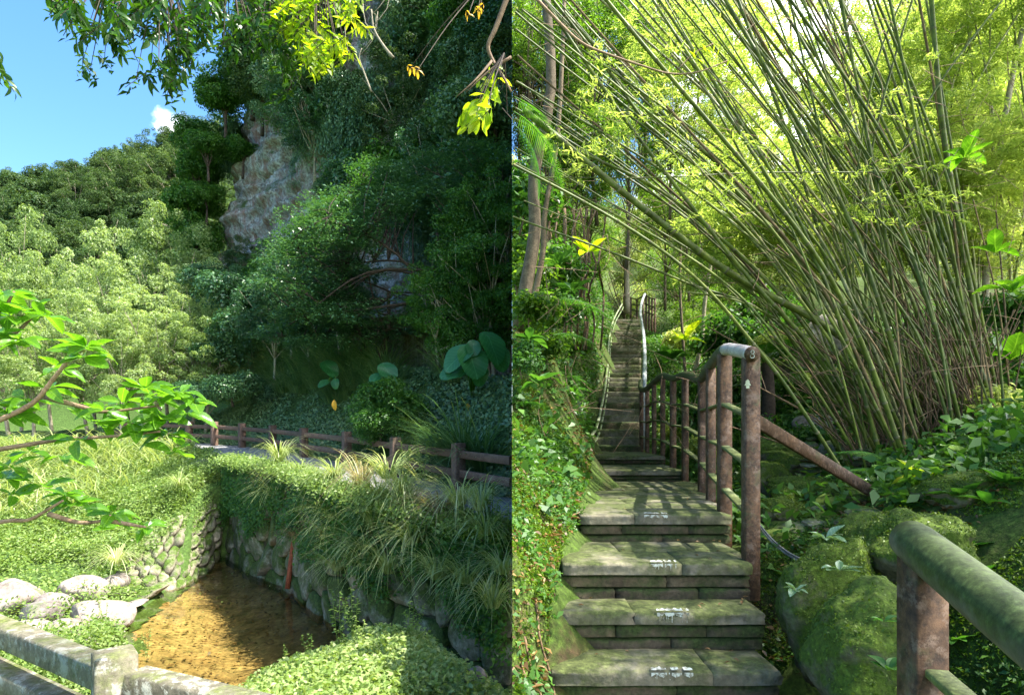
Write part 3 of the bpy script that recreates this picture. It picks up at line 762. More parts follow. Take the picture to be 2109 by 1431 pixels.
# ground of the grove
GL = rbf([(-7, 5, -2.6), (-3.6, 6.9, -3.15), (-3.0, 5.4, -3.0), (-5.3, 8.7, -3.1), (-6, 9.4, -3.1), (-6.3, 10.9, -3.1), (-6.7, 11.6, -3.1), (-8.5, 9.0, -2.85), (-8, 10.6, -2.7), (-9.3, 12.5, -2.3), (-8.3, 13.2, -1.9), (-7.6, 14.6, -1.25), (-10, 15.8, -1.5),
          (-8.4, 16.8, -.75), (-10.2, 18.4, -.65), (-12.2, 19.4, -.58), (-17, 20.6, -.5), (-26, 22, -.4), (-14, 14, -1.9), (-20, 14, -1.6), (-13, 9, -2.5), (-5, 7.2, -3.15), (-3.4, 5.0, -2.7), (-4.5, 4.8, -2.6), (-2.5, 4.0, -2.0), (-2.3, 5.4, -2.3), (-1.5, 6.1, -2.1), (-.9, 5.9, -2.05), (-.3, 5.4, -2.2),
          (-1.2, 4.8, -1.9), (-.4, 4.3, -2.0), (0, 3.4, -2.2), (-1.8, 6.8, -2.9), (0, 5.9, -3.0), (-3, 2.6, -1.9), (0, 1.5, -1.8), (-2, 0, -1.7), (-6, 0, -2), (-8, 3, -2.3)])
W_LINE = np.array([(2, 5.2), (0, 6.8), (-2.6, 9.3), (-4.2, 11.5), (-5.7, 13.2), (-7.0, 14.9), (-7.6, 16.0), (-8.7, 17.4), (-10.2, 18.9), (-12.2, 19.9), (-17, 21.3), (-26, 22.8), (-60, 25)])
def beyond(x, y):   # past the wall / path edge
    return y > np.interp(-x, -W_LINE[:, 0], W_LINE[:, 1])
POOL = np.array([(-7.15, 14.75), (-6.75, 14.6), (-4.05, 11.4), (-2.5, 9.3), (0, 6.75), (0, 6.0), (-.5, 6.4), (-1.4, 7.0), (-2.1, 7.2), (-2.6, 6.6), (-3.0, 6.0), (-3.9, 6.2), (-4.7, 7.2), (-5.3, 8.6), (-6.0, 9.4), (-6.25, 10.6), (-6.45, 11.5), (-6.6, 12.4), (-7.2, 13.8)])
def inside(poly, x, y):
    x = np.asarray(x); y = np.asarray(y); c = np.zeros(x.shape, bool); n = len(poly); j = n - 1
    for i in range(n):
        xi, yi = poly[i]; xj, yj = poly[j]
        c ^= ((yi > y) != (yj > y)) & (x < (xj - xi) * (y - yi) / (yj - yi + 1e-12) + xi); j = i
    return c
def dist_poly(poly, x, y):
    d = np.full(np.shape(x), 1e9); n = len(poly)
    for i in range(n):
        a, b = poly[i], poly[(i + 1) % n]; ab = b - a; t = np.clip(((x - a[0]) * ab[0] + (y - a[1]) * ab[1]) / (ab @ ab), 0, 1)
        d = np.minimum(d, np.hypot(x - a[0] - t * ab[0], y - a[1] - t * ab[1]))
    return d
def hL(x, y):
    x = np.asarray(x, float); y = np.asarray(y, float)
    z = GL(x, y) + .07 * fbm(np.stack([x, y, x * 0], -1) * 1.3, 3, 4)
    ins = inside(POOL, x, y); dd = dist_poly(POOL, x, y)
    z = np.where(ins, np.minimum(z, -3.04 - np.clip(dd, 0, .6) * .35), np.maximum(z, -3.05 + np.clip(dd, 0, .3) * .5))
    return np.where(beyond(x, y), -3.5, z)
gx = np.concatenate([np.linspace(-40, -13, 40, endpoint=False), np.linspace(-13, 0, 190)]); gy = np.concatenate([np.linspace(-1, 16, 210), np.linspace(16.1, 30, 50)])
GX, GY = np.meshgrid(gx, gy, indexing='ij'); GZ = hL(GX, GY)
XL = np.stack([GX, GY, GZ], -1)
tag(obj('stream_bank', grid_mesh('stream_bank', XL, M['earth'], clip=lambda c: ~((inside(POOL, c[:, 0], c[:, 1])) & (dist_poly(POOL, c[:, 0], c[:, 1]) > .12)))), kind='structure')
# pool bed and water
bx = np.linspace(-7.6, 0, 90); by = np.linspace(5, 15.2, 110); BX, BY = np.meshgrid(bx, by, indexing='ij')
BZ = -3.10 - .28 * np.clip(dist_poly(POOL, BX, BY), 0, 1.2) / 1.2 + .02 * fbm(np.stack([BX, BY, BX * 0], -1) * 2, 3)
tag(obj('pool_bed', grid_mesh('pool_bed', np.stack([BX, BY, BZ], -1), M['bed'], clip=lambda c: inside(POOL, c[:, 0], c[:, 1]) | (dist_poly(POOL, c[:, 0], c[:, 1]) < .3))), kind='structure')
WX = np.stack([BX, BY, BX * 0 - 3.0], -1)[::-1]
tag(obj('pool_water', grid_mesh('pool_water', WX, M['water'], clip=lambda c: inside(POOL, c[:, 0], c[:, 1]) | (dist_poly(POOL, c[:, 0], c[:, 1]) < .22))), kind='structure')
rgp = np.random.default_rng(8); n = 5200; xx = rgp.uniform(-7.4, 0, n); yy = rgp.uniform(5.8, 15, n); k_ = inside(POOL, xx, yy) & (dist_poly(POOL, xx, yy) > .1); xx, yy = xx[k_], yy[k_]
cc = np.column_stack([xx, yy, -3.09 - .28 * np.clip(dist_poly(POOL, xx, yy), 0, 1.2) / 1.2 + .03])
v, q = leaves(cc, rgp.normal(size=cc.shape) * .3 + [0, 0, 1], .06 * rgp.uniform(.3, 1.5, len(cc)), .6)
tag(obj('pool_litter', mesh_np('pool_litter', v, q, M['dead_leaf'])), kind='stuff')
n = 260; xx = rgp.uniform(-7, -2.5, n); yy = rgp.uniform(8, 14.6, n); k_ = inside(POOL, xx, yy) & (dist_poly(POOL, xx, yy) > .1) & (yy > 10 + (xx + 5) * .6); cc = np.column_stack([xx, yy, xx * 0 - 2.992])[k_]
v, q = leaves(cc, rgp.normal(size=cc.shape) * .05 + [0, 0, 1], .045 * rgp.uniform(.5, 1.4, len(cc)), .6)
tag(obj('floating_leaves', mesh_np('floating_leaves', v, q, M['herb'])), kind='stuff')
# grove ground behind
gv = np.stack(np.meshgrid(np.linspace(-60, -9, 50), np.linspace(22.5, 60, 40), indexing='ij') + [np.zeros((50, 40)) - .45], -1)
gv[..., 2] += .15 * fbm(gv.reshape(-1, 3) * .3, 3).reshape(50, 40)
tag(obj('grove_ground', grid_mesh('grove_ground', gv, M['earth'])), kind='structure')

# ---- stone walls from irregular polygonal stones
def clip_poly(poly, px, py, nx, ny):
    out = []
    for i in range(len(poly)):
        a, b = poly[i], poly[(i + 1) % len(poly)]
        da = (a[0] - px) * nx + (a[1] - py) * ny; db = (b[0] - px) * nx + (b[1] - py) * ny
        if da <= 0: out.append(a)
        if da * db < 0:
            t = da / (da - db); out.append((a[0] + (b[0] - a[0]) * t, a[1] + (b[1] - a[1]) * t))
    return out
def voronoi_cells(seeds, x0, x1, y0, y1):
    seeds = np.array(seeds); cells = []
    for i, s in enumerate(seeds):
        poly = [(x0, y0), (x1, y0), (x1, y1), (x0, y1)]
        d = np.hypot(*(seeds - s).T); near = np.argsort(d)[1:16]
        for k in near:
            m = (seeds[k] + s) / 2; n = seeds[k] - s; poly = clip_poly(poly, m[0], m[1], n[0], n[1])
            if len(poly) < 3: break
        cells.append(poly)
    return cells
def stone_wall(parent, base, top, su, sv, matname, seed, gap=.025, bulge=.12, name='stone'):
    """base/top (n,3) curves; stones laid on the ruled surface between them"""
    rg = np.random.default_rng(seed)
    L = np.linalg.norm(np.diff(base, axis=0), axis=1).sum(); Hh = np.linalg.norm(top - base, axis=1).mean()
    nb = 60; B = smooth_path(base, nb); T = smooth_path(top, nb)
    nu_, nv_ = max(2, int(L / su)), max(2, int(Hh / sv)); seeds = []
    for j in range(nv_):
        for i in range(nu_ + 1):
            seeds.append(((i + .5 * (j % 2) + rg.uniform(-.33, .33)) * L / nu_, (j + .5 + rg.uniform(-.3, .3)) * Hh / nv_))
    def S(u, v, h):
        f = np.clip(u / L * (nb - 1), 0, nb - 1.001); i = int(f); f -= i
        b = B[i] * (1 - f) + B[i + 1] * f; t = T[i] * (1 - f) + T[i + 1] * f
        p = b + (t - b) * (v / Hh); tn = B[i + 1] - B[i]; n = np.cross(tn, t - b); n /= np.linalg.norm(n)
        if n @ (-p) < 0: n = -n
        return p + n * h
    for poly in voronoi_cells(seeds, 0, L, 0, Hh):
        if len(poly) < 3: continue
        pl = np.array(poly); c = pl.mean(0); r = np.hypot(*(pl - c).T).mean()
        if r < .05: continue
        # round the polygon: cut corners, then rings
        ring = []
        for i in range(len(pl)):
            a, b = pl[i], pl[(i + 1) % len(pl)]
            if np.hypot(*(b - a)) < .02: continue
            ring += [a * .82 + b * .18, a * .5 + b * .5 + rg.normal(size=2) * .015, a * .18 + b * .82]
        ring = np.array(ring); m = len(ring)
        if m < 6: continue
        pr = rg.uniform(.4, 1.0) * bulge; tl = rg.normal(size=2) * .25
        layers = [(1 - gap / r, -.15), (1 - gap / r, pr * .25), (.86, pr * .8), (.5, pr * 1.05)]
        vs = []
        for f, h in layers:
            for w in ring:
                q_ = c + (w - c) * f; hh = h + (0 if h < 0 else (w - c) @ tl * f * .5 + .02 * fnoise(np.array([w[0] * 4, w[1] * 4, f * 3]), seed))
                vs.append(S(q_[0], q_[1], hh))
        vs.append(S(c[0], c[1], pr * 1.08)); vs = np.array(vs); qs = []; ts = []
        for l in range(3):
            for i in range(m): qs.append([l * m + i, l * m + (i + 1) % m, (l + 1) * m + (i + 1) % m, (l + 1) * m + i])
        for i in range(m): ts.append([3 * m + i, 3 * m + (i + 1) % m, 4 * m])
        vs[:, 0] = np.minimum(vs[:, 0], -.002)
        obj(name, mesh_np(name, vs, qs, M[matname], True, tris=ts), parent)

wb = np.array([(0, 6.72, -3.2), (-1.3, 7.95, -3.2), (-2.6, 9.25, -3.2), (-4.15, 11.4, -3.2), (-5.6, 13.0, -3.2), (-6.95, 14.75, -3.2)])
wt = NEAR[:6] + np.array([0, .02, -.05])
wall = empty('stone_wall', (-3.5, 10.5, -3.2)); tag(wall, 'mossy retaining wall of irregular stones between the pool and the path', 'wall')
wall2 = wall
def unparent_loc(o, root):
    o.location = Vector(o.location) - root.location
_obj0 = len(bpy.data.objects)
stone_wall(wall, wb, wt, .66, .46, 'wall_stone', 3, .012, .07)
for o in wall.children: o.location = -wall.location
Xw = np.stack([smooth_path(wb + [0, .1, 0], 40), smooth_path(wt + [0, .1, 0], 40)], 0); Xw[..., 0] = np.minimum(Xw[..., 0], -.003)
o = obj('mortar', grid_mesh('mortar', Xw, M['wall_earth']), wall); o.location = -wall.location
# cobbled revetment at the head of the pool
rb = np.array([(-7.15, 14.6, -3.1), (-6.75, 13.2, -3.1), (-6.5, 12.2, -3.1), (-6.55, 11.5, -3.1), (-7.1, 11.3, -3.1), (-7.9, 11.5, -3.0)])
rt = np.array([P(470, 965, 15.6), P(425, 1010, 14.7), P(385, 1050, 13.8), P(345, 1075, 13.0), P(310, 1105, 12.6), P(280, 1130, 12.4)])
rev = empty('cobble_wall', (-7, 12.5, -3.1)); tag(rev, 'short sunlit cobble wall at the head of the pool', 'wall')
stone_wall(rev, rb, rt, .36, .25, 'cobble', 5, .012, .16)
Xw = np.stack([smooth_path(rb, 30) + [-.08, .12, 0], smooth_path(rt, 30) + [-.08, .12, 0], smooth_path(rt, 30) + [-1.2, .9, -.25]], 0)
obj('mortar', grid_mesh('mortar', Xw, M['earth']), rev)
for o in rev.children: o.location = -rev.location

# ---- path fence
posts = FEN[:10]
fence = empty('wooden_fence', (-3, 12, -1)); tag(fence, 'brown two rail post fence along the cliff side of the path', 'fence')
def bevel_box(sx, sy, z0, z1, b=.012):
    v, q = box_v(-sx / 2, sx / 2, -sy / 2, sy / 2, z0, z1)
    ring = lambda k, z: np.array([[-sx / 2 + k, -sy / 2, z], [sx / 2 - k, -sy / 2, z], [sx / 2, -sy / 2 + k, z], [sx / 2, sy / 2 - k, z], [sx / 2 - k, sy / 2, z], [-sx / 2 + k, sy / 2, z], [-sx / 2, sy / 2 - k, z], [-sx / 2, -sy / 2 + k, z]])
    rs = [ring(b, z0), ring(b, z1 - b)]; t = ring(b, z1); t[:, 0] *= (1 - 2 * b / sx); t[:, 1] *= (1 - 2 * b / sy); rs.append(t)
    v = np.concatenate(rs); q = [[l * 8 + i, l * 8 + (i + 1) % 8, (l + 1) * 8 + (i + 1) % 8, (l + 1) * 8 + i] for l in range(2) for i in range(8)]
    q += [[16, 17, 18, 23], [23, 18, 19, 22], [22, 19, 20, 21]]
    return v, np.array(q)
def bar_np(a, b, w, h, bev=.008):
    """a horizontal-ish bar of width w and height h from a to b (top centre lines)"""
    a = np.asarray(a, float); b = np.asarray(b, float); t = unit(b - a); s = unit(np.cross(t, [0, 0, 1.0])); u = np.cross(s, t)
    prof = [(-w / 2 + bev, 0), (w / 2 - bev, 0), (w / 2, -bev), (w / 2, -h + bev), (w / 2 - bev, -h), (-w / 2 + bev, -h), (-w / 2, -h + bev), (-w / 2, -bev)]
    v = np.array([p + s * x + u * z for p in (a, b) for x, z in prof])
    q = [[i, (i + 1) % 8, 8 + (i + 1) % 8, 8 + i] for i in range(8)] + [[0, 1, 2, 7], [7, 2, 3, 6], [6, 3, 4, 5], [8, 15, 10, 9], [15, 14, 11, 10], [14, 13, 12, 11]]
    return v, np.array(q)
pm = None
for k, p in enumerate(posts[1:]):
    yaw = math.atan2(*(posts[min(k + 2, 9)] - posts[k])[1::-1])
    v, q = bevel_box(.19, .19, -.4, .82)
    if pm is None: pm = mesh_np('post', v, q, M['fence'])
    o = obj('post', pm, fence, p - np.array(fence.location) + [0, 0, .0], (0, 0, yaw + random.uniform(-.04, .04)))
for k in range(9):
    for z in (.70, .38):
        a = posts[k] + [0, 0, z]; b = posts[k + 1] + [0, 0, z]
        if k == 0: a = a + [-.01, 0, 0]
        v, q = bar_np(a, b, .07, .13); v[:, 0] = np.minimum(v[:, 0], -.003)
        obj('rail', mesh_np('rail', v - np.array(fence.location), q, M['fence']), fence)

# ---- foreground lichen covered fence
nf = empty('foreground_fence', (-1.48, 2.26, -1.7)); tag(nf, 'lichen covered square fence in the bottom left corner', 'fence')
fl = np.array(nf.location)
A, Bp, C = np.array([-3.1, 3.28, 0]), np.array([-1.475, 2.30, 0]), np.array([-.45, 1.85, 0])
v, q = bevel_box(.135, .135, 0, .885, .008)
obj('post', mesh_np('post', v, q, M['concrete_fence']), nf, rot=(0, 0, math.radians(40)))
for z in (-.885, -1.09):
    for a, b in ((A, Bp + [-.07, .03, 0]), (Bp + [.07, -.03, 0], C)):
        v, q = bar_np(a + [0, 0, z], b + [0, 0, z], .10, .10); obj('rail', mesh_np('rail', v - fl, q, M['concrete_fence']), nf)
v, q = bevel_box(.135, .135, 0, .885, .008)
o = obj('post', bpy.data.meshes['post.001'] if 'post.001' in bpy.data.meshes else mesh_np('post', v, q, M['concrete_fence']), nf, A - fl + [0, 0, -1.7 - fl[2]], (0, 0, math.radians(40)))

# ---- boulders round the pool
BL = [(20, 1235, 9.6, .52, 'pink grey boulder cut by the left edge above the fence', 'pink_rock'), (85, 1265, 9.2, .38, 'pale boulder right of the pink one above the fence', 'pink_rock'), (175, 1215, 10.4, .42, 'rounded pink boulder below the green slope', 'pink_rock'),
      (205, 1275, 9.3, .50, 'big pale triangular boulder at the pool edge', 'pink_rock'), (225, 1205, 11, .34, 'sun bleached white boulder beside the stream mouth', 'pink_rock'), (135, 1300, 8.8, .34, 'white stone half hidden in weeds', 'pink_rock'), (110, 1245, 9.6, .33, 'upright pale stone among weeds', 'pink_rock'),
      (165, 1160, 11.8, .35, 'dark flat topped stone under the slope weeds', 'wall_stone'), (275, 1245, 10.2, .26, 'flat white slab in the stream mouth', 'pink_rock'), (300, 1222, 11, .42, 'broad brown stone in the stream mouth', 'cobble'), (250, 1222, 10.7, .3, 'wet brown stone by the white slab', 'cobble'),
      (178, 1335, 8.3, .22, 'small pale stone behind the fence post', 'pink_rock'), (205, 1150, 12.6, .55, 'dark mossy boulder behind the grass tuft', 'wall_stone'), (60, 1300, 8.7, .3, 'low pale stone above the fence rail', 'pink_rock'), (700, 1395, 5.3, .17, 'white stone buried in the bright foreground weeds', 'pink_rock'),
      (965, 1400, 5.0, .16, 'pinkish stone at the lip of the foreground bank', 'pink_rock'), (230, 1310, 8.8, .2, 'small brown stone at the water edge', 'cobble'),
      (410, 1000, 15.2, .4, 'grey stone atop the cobble wall', 'cobble'), (425, 960, 16, .4, 'weathered stone where wall and slope meet', 'cobble')]
for k, (px, py, d, s, lb, m) in enumerate(BL):
    flat = .35 if 'flat' in lb or 'slab' in lb or 'broad' in lb else .85
    rock(P(px, py, d), (s, s * .85, s * flat), m, k=k % 6, label=lb, group='boulders around the pool')

# ---- ground cover (left): herbs and grass
def scatter_ground(hf, n, xr, yr, accept, rg):
    x = rg.uniform(*xr, n * 3); y = rg.uniform(*yr, n * 3); k = accept(x, y); x, y = x[k][:n], y[k][:n]
    return np.column_stack([x, y, hf(x, y)])
def herb_mesh(name, pts, size, height, m, rg, side, perplant=1, flat=.6, aspect=.5):
    p = np.repeat(pts, perplant, 0); n = len(p)
    p = p + np.column_stack([rg.normal(size=n) * .035, rg.normal(size=n) * .035, rg.random(n) ** 1.2 * height * (.5 + .8 * (fbm(p * 1.6, 2, 5) + .5).clip(0, 1.5))])
    nrm = rg.normal(size=(n, 3)) * flat + [0, -.15, 1]
    v, q = leaves(p, nrm, size * rg.uniform(.5, 1.4, n), aspect)
    v, q = clip_side(v, q, side); return mesh_np(name, v, q, m)
rg = np.random.default_rng(21)
def acc_slope(x, y):
    px = CX + x / y * F
    ok = (~beyond(x, y - .2)) & (~inside(POOL, x, y)) & (dist_poly(POOL, x, y) > .15) & (px > -60) & (y > 3)
    rocky = (x > -9.2) & (x < -5.6) & (y > 8) & (y < 11.6)
    return ok & ~(rocky & (rg.random(len(x)) < .8)) & ~((x > -7.4) & (y > 11.2) & (y < 14.8))
pts = scatter_ground(hL, 95000, (-22, -5), (6, 22), acc_slope, rg)
tag(obj('ground_cover', herb_mesh('ground_cover', pts, .062, .34, M['herb'], rg, -1, 3)), kind='stuff')
def acc_fore(x, y): return (~inside(POOL, x, y)) & (dist_poly(POOL, x, y) > .1) & (~beyond(x, y)) & (y < 7.2)
pts = scatter_ground(hL, 42000, (-4.2, 0), (3.2, 7), acc_fore, rg)
tag(obj('foreground_weeds', herb_mesh('foreground_weeds', pts, .05, .16, M['herb'], rg, -1, 2)), kind='stuff')
pts = scatter_ground(hL, 24000, (-8, -2.6), (2.6, 8), acc_fore, rg)
tag(obj('fence_side_weeds', herb_mesh('fence_side_weeds', pts, .06, .2, M['herb'], rg, -1, 2)), kind='stuff')
# reeds behind left foreground branches
pts = scatter_ground(hL, 2600, (-18, -9.6), (13.5, 20), acc_slope, rg)
a = rg.uniform(0, 6.28, len(pts)); o3 = np.column_stack([np.cos(a), np.sin(a), a * 0])
pv = blades(pts, o3, rg.uniform(.7, 1.5, len(pts)), .03, 1.2, rg.uniform(.5, 1, len(pts)), 5)
tag(obj('reeds', mesh_np('reeds', *pv, M['grass'])), kind='stuff')
# creeping cover on the stone wall (patchy) and its crest
n = 60000; u = rg.random(n); w = rg.random(n)
WB, WT = smooth_path(wb, 200), smooth_path(wt, 200); ii = (u * 199).astype(int)
pw = WB[ii] + (WT[ii] - WB[ii]) * w[:, None] + np.column_stack([-.1 * np.ones(n), -.12 * np.ones(n), np.zeros(n)]) * 1.2
keep = (fbm(pw * 1.5, 3, 9) + (w - .5) * 1.3 > .12)
pw = pw[keep] + rg.normal(size=(keep.sum(), 3)) * .06
v, q = leaves(pw, rg.normal(size=pw.shape) * .5 + [-.4, -.7, .5], .055 * rg.uniform(.5, 1.5, len(pw)), .55); v, q = clip_side(v, q, -1)
tag(obj('wall_creeper', mesh_np('wall_creeper', v, q, M['green_leaf'])), kind='stuff')
n = 26000; ii = rg.integers(0, 200, n)
pw = WT[ii] + rg.normal(size=(n, 3)) * [.16, .16, .07] + [-.1, -.12, .04]
v, q = leaves(pw, rg.normal(size=pw.shape) * .5 + [0, -.4, .8], .05 * rg.uniform(.5, 1.5, n), .5); v, q = clip_side(v, q, -1)
tag(obj('wall_crest_weeds', mesh_np('wall_crest_weeds', v, q, M['herb'])), kind='stuff')
WB_, WT_ = smooth_path(wb + [0, 0, .2], 100), smooth_path(wt, 100)
n = 9000; ii = rg.integers(0, 100, n); w = rg.random(n) ** .6
RB_, RT_ = smooth_path(rb, 100), smooth_path(rt, 100); pw = RB_[ii] + (RT_[ii] - RB_[ii]) * w[:, None] + rg.normal(size=(n, 3)) * .05 + [.05, -.14, .03]
pw = pw[fbm(pw * 1.7, 3, 4) + (w - .75) * 1.4 > .02]; v, q = leaves(pw, rg.normal(size=pw.shape) * .5 + [0, -.6, .6], .06 * rg.uniform(.5, 1.4, len(pw)), .5)
tag(obj('cobble_wall_weeds', mesh_np('cobble_wall_weeds', v, q, M['herb'])), kind='stuff')
# tussocks arching from the wall
TL = [(575, 950, 12.5, .9), (600, 990, 11.9, .8), (690, 985, 10.1, .9), (745, 1000, 9.5, .9), (800, 985, 9.0, 1.0), (830, 1010, 8.6, .8), (770, 1090, 8.9, .9), (700, 1080, 9.6, .8), (850, 1120, 8.0, .9), (800, 1180, 8.3, .8), (905, 1060, 7.8, .8), (945, 1040, 7.6, .9),
      (900, 1190, 7.5, .8), (960, 1200, 7.1, .8), (1000, 1100, 7.1, .8), (1015, 1250, 6.7, .7), (1035, 1180, 6.7, .7), (560, 985, 12.6, .7), (655, 1010, 10.5, .7), (240, 1160, 11.2, .8), (370, 1000, 14, .7), (990, 1050, 7.3, .7)]
rgt = np.random.default_rng(12)
for q_ in range(14):
    u_ = rgt.uniform(.05, .72); w_ = rgt.choice([1.0, rgt.uniform(.35, .95)]); a_, b_ = WT_[int(u_ * 99)], WB_[int(u_ * 99)]; p_ = b_ + (a_ - b_) * w_ + [-.05, -.08, .02]
    qx, qy = proj(p_); TL.append((float(qx), float(qy), float(p_[1]) + .25, rgt.uniform(.6, 1.0)))
for k, (px, py, d, s) in enumerate(TL):
    put(f'tussock{k % 3}', P(px, py, d - .25), (s, s, s * (1.15 if k % 3 == 0 else .95)), leafm='dry_grass' if k % 7 == 3 else None, objname='grass_tussock', cat='grass', group='arching grass tussocks on the stone wall',
        label='pale arching grass tussock growing out of the stone wall' if px > 500 else ('grass tuft between dark boulder and cobble wall' if px < 300 else 'grass tuft above the cobble wall'), side=-1)
# leggy weeds standing on the foreground bank
def weed_np(seed, h=1.0):
    rg = np.random.default_rng(seed); parts = []; L = []
    for s in range(3):
        top = np.array([rg.normal() * .12, rg.normal() * .12, h * rg.uniform(.7, 1)]); pp = smooth_path([[rg.normal() * .04, rg.normal() * .04, 0], top * .5 + rg.normal(size=3) * .02, top], 8)
        parts.append(tube(pp, .006, 4, cap=False))
        for t in np.linspace(.1, 1, 26):
            c = pp[int(t * 7)] * (1 - (t * 7) % 1) + pp[min(7, int(t * 7) + 1)] * ((t * 7) % 1); a = rg.uniform(0, 6.28); o = np.array([math.cos(a), math.sin(a), -.1])
            L.append((c + o * .05 * (1.3 - t * .6), o))
    c = np.array([l[0] for l in L]); o = np.array([l[1] for l in L])
    parts.append(leaves(c, np.array([[0, 0, 1.0]]) + rg.normal(size=c.shape) * .25, .10 * rg.uniform(.6, 1.2, len(c)), .5, o)); return merge(parts)
for k in range(2): add_proto(f'weed{k}', weed_np(140 + k), None, 'herb', leafname='foliage')
for k, (px, py, d, s) in enumerate([(700, 1330, 5.7, .42), (730, 1310, 5.9, .40), (735, 1360, 5.4, .3), (840, 1330, 5.7, .36), (835, 1000, 8.5, .5), (855, 1300, 6, .3), (640, 1370, 5.5, .25), (585, 1380, 5.6, .2), (300, 1355, 7.6, .3), (275, 1370, 7.4, .28), (870, 990, 8.2, .5), (1010, 1120, 7, .6), (1040, 1140, 6.8, .5), (90, 1335, 7.9, .35), (215, 1290, 8.6, .3)]):
    p = P(px, py, d)
    lbs = ['tall leggy weed with three stems at the pool edge', 'second tall leggy weed at the pool edge', 'short leggy weed in front of the two tall ones', 'leggy weed standing on the middle of the foreground bank', 'sprig of pale weed rising from the wall crest beside the bladed grass', 'small weed at the back lip of the foreground bank', 'tiny weed at the left end of the foreground bank', 'small leaf tuft where the bank meets the pool', 'leafy sprig at the near water edge behind the post', 'leafy sprig touching the fence post top', 'tall seedy weed against the path', 'reddish thin weed near the right end of the wall', 'thin weed at the right end of the wall crest', 'weed between pale stones above the rail', 'weed sprouting beside the triangular boulder']
    put(f'weed{k % 2}', p, s * 1.25, objname='weed', cat='weed', label=lbs[k], side=-1)
# rusty pole leaning on the wall
v, q = tube(smooth_path([P(592, 1212, 11.3), P(606, 1110, 11.5), P(624, 1008, 11.75)], 8), .05, 7)
tag(obj('rusty_pole', mesh_np('rusty_pole', v, q, M['rust'], True)), 'rust red pole leaning against the stone wall at the pool', 'pole')

# ---- shaded bank plants behind the fence
def bank_pt(u, t):
    i = int(np.clip(u, 0, 1) * (Xb.shape[1] - 1)); j = int(np.clip(t, 0, 1) * (Xb.shape[0] - 1)); return Xb[j, i]
rg = np.random.default_rng(33)
jj = rg.integers(0, 30, 60000); ii = rg.integers(0, 148, 60000)
fu = rg.random((60000, 1)); fv = rg.random((60000, 1))
pb = (Xb[jj, ii] * (1 - fu) + Xb[jj, ii + 1] * fu) * (1 - fv) + (Xb[jj + 1, ii] * (1 - fu) + Xb[jj + 1, ii + 1] * fu) * fv
keep = (fbm(pb * .9, 3, 2) > -.35) & (proj(pb)[0] > 200); pb = pb[keep] + rg.normal(size=(keep.sum(), 3)) * .05 + [0, -.03, .08]
v, q = leaves(pb, rg.normal(size=pb.shape) * .5 + [-.2, -.7, .7], .10 * rg.uniform(.4, 1.4, len(pb)), .55); v, q = clip_side(v, q, -1)
tag(obj('bank_creeper', mesh_np('bank_creeper', v, q, M['cliff_leaf'])), kind='stuff')
for k in range(34):
    px = rg.uniform(470, 770) if k < 24 else rg.uniform(770, 1040); t = rg.uniform(0, 1)
    u = np.interp(px, [466, 500, 560, 640, 760, 900, 1054], [.68, .6, .52, .43, .3, .17, .02])
    p = bank_pt(u, rg.uniform(.52, .68) if k < 28 else .25)
    put(f'tallgrass{k % 3}', p, rg.uniform(.9, 1.3), objname='grass_clump', cat='grass', group='tall grass on the shaded bank', label='tall dark grass clump drooping over the shaded bank', side=-1)
for k, (px, py, d, s) in enumerate([(800, 835, 13.6, 1.0), (785, 880, 13, .7), (960, 640, 15, 1.5), (1020, 560, 14.5, 1.6), (905, 610, 15.5, 1.1), (1040, 470, 15, 1.4), (990, 690, 14.6, .8), (490, 610, 25, 1.8), (520, 690, 24, 1.6), (455, 720, 24, 1.4), (400, 810, 22.5, 1.0), (480, 800, 22, 1.1), (430, 580, 27, 1.3), (1010, 620, 14.6, 1.1), (565, 650, 23, 1.5), (640, 665, 21, 1.1), (700, 600, 20, 1.2), (600, 600, 22, 1.4)]):
    lbs = ['feathery green shrub on the middle of the shaded bank', 'low shrub just behind the fence', 'bright green shrub with layered leaves beside the cliff', 'tall bright green shrub at the right of the cliff', 'spreading green shrub over the dark hollow', 'upper green shrub against the seam', 'green shrub hanging over the big taro leaves', 'dark teal shrub at the cliff foot left of the layered tree', 'dark shrub above the tall grass', 'shaded shrub at the edge of the sunny grove', 'dark low shrub behind the fence end', 'low shrub left of the tall grass', 'small tree in half shade at the cliff foot', 'fresh green shrub above the taro', 'dark shrub at the left end of the black hollow', 'dark shrub over the middle of the black hollow', 'dark shrub below the bare pink rock', 'dark rounded shrub under the left limbs of the layered tree']
    put(('airy%d' if px > 880 or k > 13 else 'bush%d') % (k % 3), P(px, py, d), s, objname='shrub', cat='shrub', label=lbs[k], side=-1, leafm='green_leaf' if px > 780 else 'dark_leaf')
